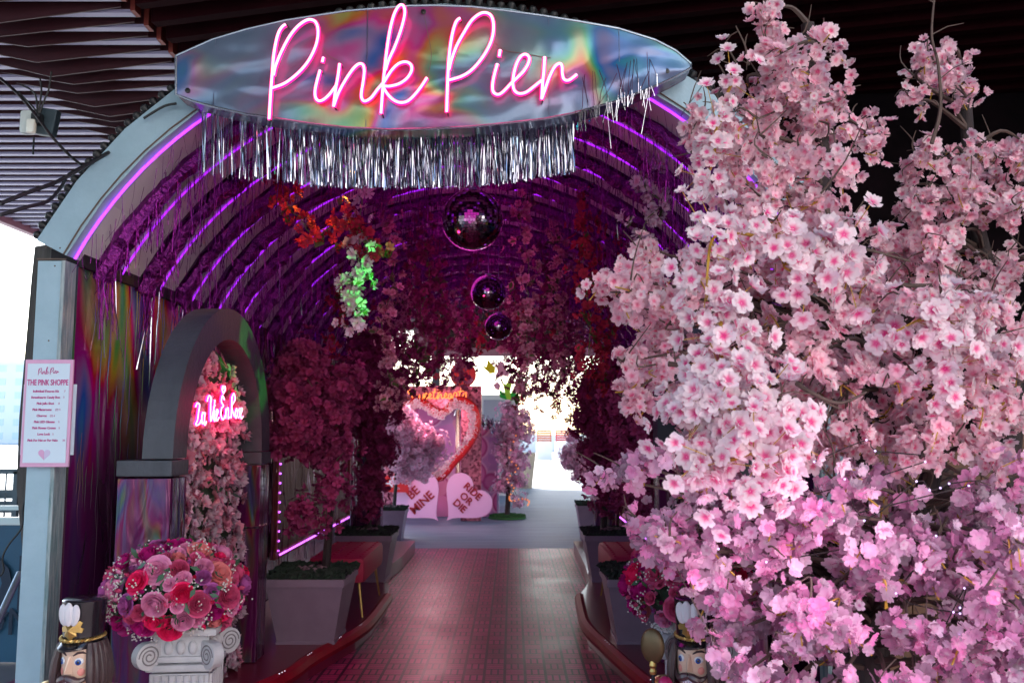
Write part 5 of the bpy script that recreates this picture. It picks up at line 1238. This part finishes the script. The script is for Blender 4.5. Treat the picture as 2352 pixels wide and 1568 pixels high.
b = MB()
# far kiosk wall with paper flowers
kz = pt(1150,855,21); t = thing('kiosk', 'white kiosk with a grey window panel behind the pink tree', 'kiosk', (pt(1150,1100,21).x, 21, 0)); o0 = Vector(t.location)
b = MB(); b.box((-1.2,1.0,pt(0,905,21).z/2), (3.26,1.6,pt(0,905,21).z)); b.build('wall', M['pale'], t)
b = MB(); a, c = pt(1108,915,20.1)-o0, pt(1162,1010,20.1)-o0; b.box(((a.x+c.x)/2,-.04+.2-.2+.1,(a.z+c.z)/2), (c.x-a.x,.04,a.z-c.z)); b.build('window', M['glass_grey'], t)
b = MB(); a, c = pt(1162,925,20.1)-o0, pt(1192,1010,20.1)-o0; b.box(((a.x+c.x)/2,.1,(a.z+c.z)/2), (c.x-a.x,.05,a.z-c.z)); b.build('side_panel', mat('beige_panel',(.5,.45,.42),.6), t)
def cut(name, pts, m_, lab, d=20.0, th=.03):
    c = pt(*pts[0], d); t = thing(name, lab, 'paper flower', c); b = MB(); b.prism([pt(x,y,d)-c for x,y in pts], (0,th,0)); b.build('card', m_, t)
    b = MB(); q = pt(sum(p[0] for p in pts)/len(pts), max(p[1] for p in pts)-4, d)-c; b.tube([q+Vector((0,.04,0)), Vector((q.x, .04, min(q.z-.05, pt(0,905,21).z-c.z)))], .012, 6); b.build('stick', M['pale'], t)
cut('yellow_tulip', [(1105,838),(1117,842),(1121,825),(1130,836),(1138,843),(1137,856),(1126,858),(1114,848)], M['yellow'], 'yellow tulip cut out above the booth')
cut('pink_blossom_card', [(1140,842),(1148,828),(1158,832),(1160,848),(1172,852),(1168,866),(1156,862),(1146,868),(1136,862),(1142,854)], M['pink_card'], 'pink flower cut out right of the yellow tulip', 20.1)
cut('pink_bud_card', [(1132,884),(1142,876),(1150,884),(1148,896),(1138,894)], M['pink_card'], 'small pink petal cut out above the green pot', 20.2)
cut('lime_leaves', [(1152,868),(1160,884),(1170,872),(1176,880),(1172,900),(1174,918),(1164,916),(1158,896)], M['lime'], 'lime green leaf cut out standing over the green pot', 20.05)
cut('green_pot', [(1146,894),(1160,902),(1172,904),(1182,890),(1190,918),(1168,920),(1148,912)], M['green'], 'bright green leaf shaped pot cut out beside the kiosk', 20.15)
cut('orange_card', [(1156,843),(1162,841),(1164,852),(1158,854)], M['orange_card'], 'tiny orange piece beside the pink flower cut out', 20.3)
# red disc with a white blossom on top of the booth
c = pt(1064, 860, 15.6); t = thing('red_disc', 'large red round disc standing on top of the photo booth', 'disc', c); b = MB(); b.lathe([(.22,-.05),(.235,-.03),(.235,.03),(.22,.05)], (0,0,0), 32, M=Matrix.Rotation(R(90),3,'X')); b.build('disc', M['red_panel'], t, smooth=True); b = MB(); b.box((0,0,-.26), (.06,.06,.16)); b.build('foot', M['red_panel'], t)
# far low white wall and market furniture in the sun
t = thing('white_boundary_wall', 'low white wall across the sunny far end of the walkway', 'wall', (4, 60, 0)); b = MB(); b.box((-2,2,.55), (60,.4,1.1)); b.box((-2,2,1.13), (60,.5,.08)); b.build('wall', M['pale'], t)
def crate_stall(x, y, d, w_, lab, col):
    c = pt(x, y, d); t = thing('wooden_stall', lab, 'stall', (c.x, d, 0)); b = MB(); b.box((0,0,.5), (w_, .5, .9)); b.build('counter', M['pale'], t); b = MB()
    for k2 in range(5): b.box((0,-.1,1.02+k2*.12), (w_*.8,.04,.08))
    for s in (-1,1): b.box((s*w_*.42,-.07,.75), (.05,.05,1.5))
    b.build('rack', col, t)
crate_stall(1250, 1040, 44, .8, 'white counter with an orange wooden rack at the sunny end of the walkway', mat('orange_wood', (.55,.14,.04), .6))
crate_stall(1292, 1040, 46, .8, 'small stall with a red rack right of the orange rack at the sunny end', M['red_panel'])
t = thing('beige_planter', 'plain beige planter beside the walkway behind the pink tree', 'planter', (pt(1200,1090,24).x, 24, 0)); b = MB(); b.add([(-.25,-.25,0),(.25,-.25,0),(.25,.25,0),(-.25,.25,0),(-.36,-.36,.95),(.36,-.36,.95),(.36,.36,.95),(-.36,.36,.95)], [(3,2,1,0),(4,5,6,7),(0,1,5,4),(1,2,6,5),(2,3,7,6),(3,0,4,7)]); b.build('pot', mat('beige', (.5,.42,.33), .7), t)
t = thing('grey_post', 'grey steel post standing behind the photo booth', 'post', (pt(1000,1100,19).x, 19, 0)); b = MB(); b.box((0,0,2.1), (.16,.16,4.2)); b.build('shaft', mat('grey_post', (.06,.07,.08), .5), t)
# ---------------------------------------------------------------- the big cherry blossom trees at the right
def in_poly(x, y, P):
    c = False; j = len(P)-1
    for i in range(len(P)):
        if (P[i][1] > y) != (P[j][1] > y) and x < (P[j][0]-P[i][0])*(y-P[i][1])/(P[j][1]-P[i][1])+P[i][0]: c = not c
        j = i
    return c
def shrink(P, k):
    cx = sum(p[0] for p in P)/len(P); cy = sum(p[1] for p in P)/len(P); return [(x+(cx-x)/math.hypot(cx-x, cy-y)*k, y+(cy-y)/math.hypot(cx-x, cy-y)*k) for x, y in P]
def cherry(lab, base, trunk, poly, n_blob, dr, blob_px, per, mk, size, gaps=(), tr=.060, extra=(), sparse=0, seed=1, twigs=60, mesh_name='blossoms'):
    rd = random.Random(seed); t = thing('cherry_tree', lab, 'cherry tree', base, group=None); o0 = Vector(base)
    T_ = spline(trunk, 6); b = MB(); n_ = len(T_); b.tube([p-o0 for p in T_], [tr*(1-.62*i/n_) for i in range(n_)], 10); b.build('trunk', M['bark'], t, smooth=True)
    poly = shrink(poly, 34); xs = [p[0] for p in poly]; ys = [p[1] for p in poly]; blobs = []; tries = 0
    while len(blobs) < n_blob and tries < 20000:
        tries += 1; x, y = rd.uniform(min(xs), max(xs)), rd.uniform(min(ys), max(ys))
        if not in_poly(x, y, poly): continue
        if sparse and mn.noise(Vector((x*.012, y*.012, seed))) < sparse: continue
        d = rd.uniform(*dr); r = rd.uniform(*blob_px)
        if any(math.hypot(x-gx, y-gy) < gr+r*.75 for gx, gy, gr in gaps): continue
        blobs.append((pt(x, y, d), r*d/FPX))
    for x, y, d, r in extra: blobs.append((pt(x, y, d), r*d/FPX))
    br = MB(); ys_ = MB(); P = []; N = []; tips = []
    for c, r in blobs:
        # limb from nearest trunk point, drawn for some of the clusters
        s = min(T_, key=lambda q: (q-c).length + .6*max(0, q.z-c.z))
        if rd.random() < .55:
            m_ = s.lerp(c, .5)+Vector((rd.gauss(0,.05), rd.gauss(0,.05), .06)); br.tube([q-o0 for q in spline([s, m_, c], 5)], [.012-.0009*i for i in range(11)], 5)
        for k in range(max(1, int(r*14))):
            v = Vector((rd.gauss(0,1), rd.gauss(0,1), rd.gauss(0,.8))).normalized()*r*rd.uniform(1.0,1.7)
            a = c+v*.1; e = c+v; m_ = a.lerp(e,.5)+Vector((rd.gauss(0,.02), rd.gauss(0,.02), rd.gauss(0,.02))); br.tube([q-o0 for q in spline([a, m_, e], 3)], [.0042,.0038,.0034,.003,.0026,.0022,.0018], 4)
        # sprays of flowers strung along short sub-branches inside the cluster
        ns = max(3, int(per*(r/.11)**2/9))
        for k in range(ns):
            v = Vector((rd.gauss(0,1), rd.gauss(0,1)-.35, rd.gauss(0,1))).normalized()*r*rd.uniform(.45,1.12); q0 = c+v
            dr_ = Vector((rd.gauss(0,1), rd.gauss(0,1), rd.gauss(0,1)-.3)).normalized()*.045
            if rd.random() < .45: ys_.tube([q-o0 for q in spline([c+v*.55, q0, q0+dr_*1.1+Vector((0,0,-.02))], 3)], .0024, 4)
            for j in range(6):
                p = q0 + dr_*(j/2.5-1) + Vector((rd.gauss(0,1), rd.gauss(0,1), rd.gauss(0,1)))*size*.55
                P.append(p-o0); N.append(v.normalized()*.8+Vector((rd.gauss(0,.6), rd.gauss(0,.6)-.6, rd.gauss(0,.6)-.05)))
    for k in range(twigs):
        c, r = rd.choice(blobs); e = c+Vector((max(-.10, min(.10, rd.gauss(0,.08))), rd.gauss(0,.06), min(.2, abs(rd.gauss(0,.12))))); a = c+Vector((0,0,0)); m_ = a.lerp(e,.5)+Vector((rd.gauss(0,.02),0,0)); br.tube([q-o0 for q in spline([a,m_,e],3)], [.0045,.004,.0036,.003,.0025,.002,.0015], 4)
    br.build('branches', M['twig'], t); ys_.build('flower_stalks', M['stem_yellow'], t)  # second mesh: thin yellow flower stalks without leaves
    P = np.array([tuple(p) for p in P]); N = np.array([tuple(p) for p in N]); n_ = len(P); S = rng.uniform(.65,1.3,n_)*size
    blossoms(mesh_name, P, N, S, np.clip(rng.random(n_)**2.2*.9, 0, 1), mk, t, BT2, .085)
    return t, n_
topP = [(1745,60),(1765,5),(1830,25),(1870,70),(1950,115),(1985,180),(1990,260),(2045,295),(2055,350),(1985,420),(1950,470),(1940,560),(1900,640),(1650,640),(1640,500),(1618,340),(1600,290),(1645,300),(1665,210),(1690,150),(1745,120)]
midP = [(1400,655),(1440,610),(1520,600),(1600,575),(1650,540),(1960,560),(2010,640),(2340,700),(2400,1080),(1650,1080),(1560,1040),(1500,900),(1435,850),(1475,740),(1405,690)]
rightP = [(2075,185),(2105,115),(2135,50),(2175,50),(2225,115),(2272,155),(2262,230),(2290,330),(2352,300),(2420,330),(2420,760),(2000,720),(1990,560),(2010,450),(2060,420),(2090,340)]
lowP = [(1560,1080),(2400,1060),(2400,1640),(1720,1640),(1690,1540),(1640,1470),(1620,1390),(1590,1330),(1530,1280),(1460,1225),(1470,1185),(1520,1165),(1575,1150)]
TA, n1 = cherry('tall pale pink cherry blossom tree rising to the top of the picture beside the tunnel', pt(1990,1700,3.3)*1, [Vector((1.25,3.35,.0)), Vector((1.22,3.3,.6)), Vector((1.30,3.25,1.3)), Vector((1.18,3.2,2.0)), Vector((1.15,3.15,2.7)), Vector((1.1,3.1,3.1))],
    topP, 84, (2.75,3.3), (30,50), 50, M['petal_top'], .0222, extra=[(1600,280,2.9,16),(1600,315,2.9,15),(1620,340,2.9,22),(1770,20,3.0,28),(1755,60,3.0,26)], seed=5, twigs=70)
TA2, n2 = cherry('broad blush pink cherry blossom tree filling the right half beside the tunnel', Vector((1.75,3.45,0)), [Vector((1.75,3.45,0)), Vector((1.72,3.4,.7)), Vector((1.68,3.35,1.2)), Vector((1.55,3.3,1.6)), Vector((1.3,3.2,1.85))],
    midP, 215, (2.6,3.45), (30,55), 50, M['petal_top'], .0222, extra=[(1385,662,2.9,14),(1415,650,2.9,18),(1450,640,2.9,22),(1440,690,2.9,16),(1480,600,2.9,20),(1490,570,3.0,10),(1430,830,2.8,18),(1445,905,2.7,18),(1475,925,2.7,16)], seed=9, twigs=70)
TB, n3 = cherry('sparser pale cherry blossom tree against the black wall at the upper right', Vector((2.25,4.0,0)), [Vector((2.25,4.0,0)), Vector((2.2,3.95,1.0)), Vector((2.25,3.9,1.9)), Vector((2.1,3.85,2.5)), Vector((2.05,3.8,3.1))],
    rightP, 88, (3.3,3.9), (24,42), 30, M['petal_top'], .0245, sparse=-.22, seed=13, twigs=80)
TC, n4 = cherry('lilac pink cherry blossom tree with a dark trunk at the lower right', Vector((1.27,2.98,0)), [Vector((1.27,2.98,0)), pt(2010,1650,2.98), pt(2002,1500,2.98), pt(2000,1400,2.98), pt(2045,1290,2.98), pt(2105,1175,2.98), pt(2145,1070,2.98), pt(2165,960,2.98)],
    lowP, 215, (2.35,3.1), (28,52), 36, M['petal_low'], .0232, extra=[(1400,1095,2.7,18),(1435,1080,2.7,18),(1465,1065,2.7,12),(1490,1055,2.7,12),(1475,1200,2.6,26),(1500,1230,2.6,26),(1640,1475,2.5,14),(1570,1260,2.6,24),(1530,1220,2.6,30)], seed=21, twigs=60, tr=.066, gaps=[(2000,1420,26),(2003,1490,30),(2010,1550,26),(2070,1350,30),(2130,1110,30),(2155,1410,22),(2085,1525,36),(1885,1265,20),(1930,1500,20),(2110,1180,18),(1745,1480,18)])
# near sprays with hot pink throats
def spray(P, lab, seed, n_=90, size=.027, width=.055):
    rd = random.Random(seed); P = spline([pt(*p) for p in P], 6); o0 = P[0]; t = thing('blossom_spray', lab, 'blossom branch', o0)
    b = MB(); b.tube([p-o0 for p in P], [.0065*(1-.6*i/len(P)) for i in range(len(P))], 6); b.build('branch', M['stem_yellow'], t, smooth=True)
    pp = []; nn = []
    b = MB()
    for k in range(n_):
        f = rd.random()*(len(P)-1); i = int(f); c = P[i].lerp(P[min(i+1,len(P)-1)], f-i)-o0; off = Vector((rd.gauss(0,1), rd.gauss(0,.8)-.3, rd.gauss(0,1)))*width; pp.append(c+off); nn.append(off.normalized()+Vector((0,-.5,0)))
        if k % 3 == 0: b.tube([c, c+off], .0014, 4)
    b.build('flower_stalks', M['stem_yellow'], t)  # bare stalks joining flowers to the branch
    blossoms('blossoms', pp, nn, rng.uniform(.8,1.2,n_)*size, rng.uniform(.45,1,n_), M['petal_hot'], t, BT2, .09)
spray([(1790,560,2.6),(1700,535,2.5),(1640,545,2.45),(1625,620,2.4),(1625,690,2.4)], 'white blossom spray with hot pink throats drooping at the left of the middle crown', 1, 64)
spray([(1650,700,2.4),(1660,790,2.35),(1655,880,2.3),(1680,960,2.3),(1700,1010,2.3)], 'second white and hot pink spray hanging straight down the middle of the crown', 2, 105, .029)
spray([(1560,950,2.3),(1620,960,2.25),(1700,930,2.25),(1780,960,2.3),(1800,1010,2.3)], 'large white and hot pink spray above the lilac blossoms', 3, 150, .029, .065)
spray([(1600,1040,2.25),(1660,1060,2.2),(1740,1040,2.2),(1760,1090,2.2)], 'lowest white and hot pink spray over the lilac blossoms', 4, 96, .028, .06)
spray([(1960,560,2.6),(1880,590,2.55),(1800,610,2.55),(1860,640,2.55)], 'white and pink spray right of the drooping one, by the dark gap', 5, 80, .033)
spray([(2260,790,2.7),(2200,750,2.65),(2130,730,2.6),(2060,760,2.6)], 'white and hot pink spray across the right crown', 6, 80, .032, .05)
spray([(2170,790,2.6),(2180,860,2.6),(2130,930,2.6)], 'short hot pink spray hanging in the right crown', 7, 44, .032, .04)
spray([(1690,170,2.9),(1650,270,2.85),(1640,360,2.85),(1620,420,2.85)], 'deeper pink spray at the upper left edge of the tall tree', 8, 60, .028, .05)
# bare branches laid over the crown
def bare(P, lab, r0=.008):
    P2 = spline([pt(*p) for p in P], 6); o0 = P2[0]; t = thing('bare_branch', lab, 'branch', o0); b = MB(); b.tube([p-o0 for p in P2], [r0*(1-.6*i/len(P2)) for i in range(len(P2))], 6)
    for k in range(2, len(P2)-2, 4):
        v = Vector((random.gauss(0,.05), random.gauss(0,.03), random.gauss(0,.05))); b.tube([P2[k]-o0, P2[k]-o0+v*.5+Vector((0,0,.01)), P2[k]-o0+v], [.003,.0025,.0015], 4)
    b.build('wood', M['twig'], t, smooth=True)
bare([(1900,480,2.7),(1930,560,2.7),(2000,575,2.7),(2090,600,2.75)], 'bare dark branch sloping right below the tall crown')
bare([(1535,835,2.5),(1600,845,2.5),(1670,870,2.45),(1730,920,2.45),(1770,925,2.45),(1830,910,2.45)], 'bare branch curving across the front of the middle crown')
bare([(2070,655,2.8),(2140,655,2.8),(2210,640,2.8),(2170,610,2.8)], 'forked bare branch in the right crown')
bare([(1830,880,2.55),(1870,905,2.5),(1930,925,2.5),(1990,900,2.5)], 'bare branch with short twigs above the lilac blossoms')
bare([(2140,330,3.2),(2160,250,3.2),(2155,150,3.2),(2140,80,3.2),(2148,-20,3.2)], 'thin upright bare branch rising out of the upper right tree')
for i, (x0, y0, x1, y1, lab) in enumerate([(1720,150,1690,60,'bare twig fanning up left of the tall crown, highest'), (1700,180,1665,100,'bare twig fanning up left of the tall crown, second'), (1680,220,1640,130,'bare twig fanning up left of the tall crown, third'), (1665,260,1620,190,'bare twig fanning up left of the tall crown, lowest'), (1640,310,1570,235,'dark bare twig lying over the white arch by the sign tip')]):
    bare([(x0,y0,3.0),((x0+x1)/2+6,(y0+y1)/2,3.0),(x1,y1,3.0)], lab, .0045)
# fairy lights in the lower tree
t = thing('fairy_lights', 'string of tiny violet white lights wound through the lower blossom tree', 'string lights', (1.3, 2.8, 1.0)); o0 = Vector(t.location); rd = random.Random(4)
LP = [(2125,1060),(2105,1105),(2180,1110),(2135,1125),(2160,1120),(2225,1115),(1890,1160),(1915,1195),(1985,1195),(2150,1230),(2215,1350),(2205,1395),(2190,1405),(2205,1408),(2058,1362),(2203,1455),(2125,1540),(1870,1060),(1940,1100),(1990,1010),(2010,1035),(1700,1175),(1760,1290),(1650,1260),(1780,1120)]
b = MB(); P = spline([pt(x,y,2.55)-o0 for x,y in sorted(LP, key=lambda q: (q[1]//120, q[0]))], 3); b.tube(P, .002, 4); b.build('wire', M['bark'], t); proto = None
for x, y in LP:
    if proto is None: b = MB(); b.sphere((0,0,0), .003, 8, 6); proto = b.build('bulb', M['fairy'], t); o = proto
    else: o = proto.copy(); COL.objects.link(o); o.parent = t
    o.location = pt(x, y, 2.42)-o0
for x, y in ((1650,1280),(1850,1150),(2050,1240),(1850,1430),(2220,1330)): glow(t, pt(x, y, 2.18)-o0, (1,.62,.88), .55, .16)  # added pink fill lamps ahead of the bulbs, brightening the lower blossom
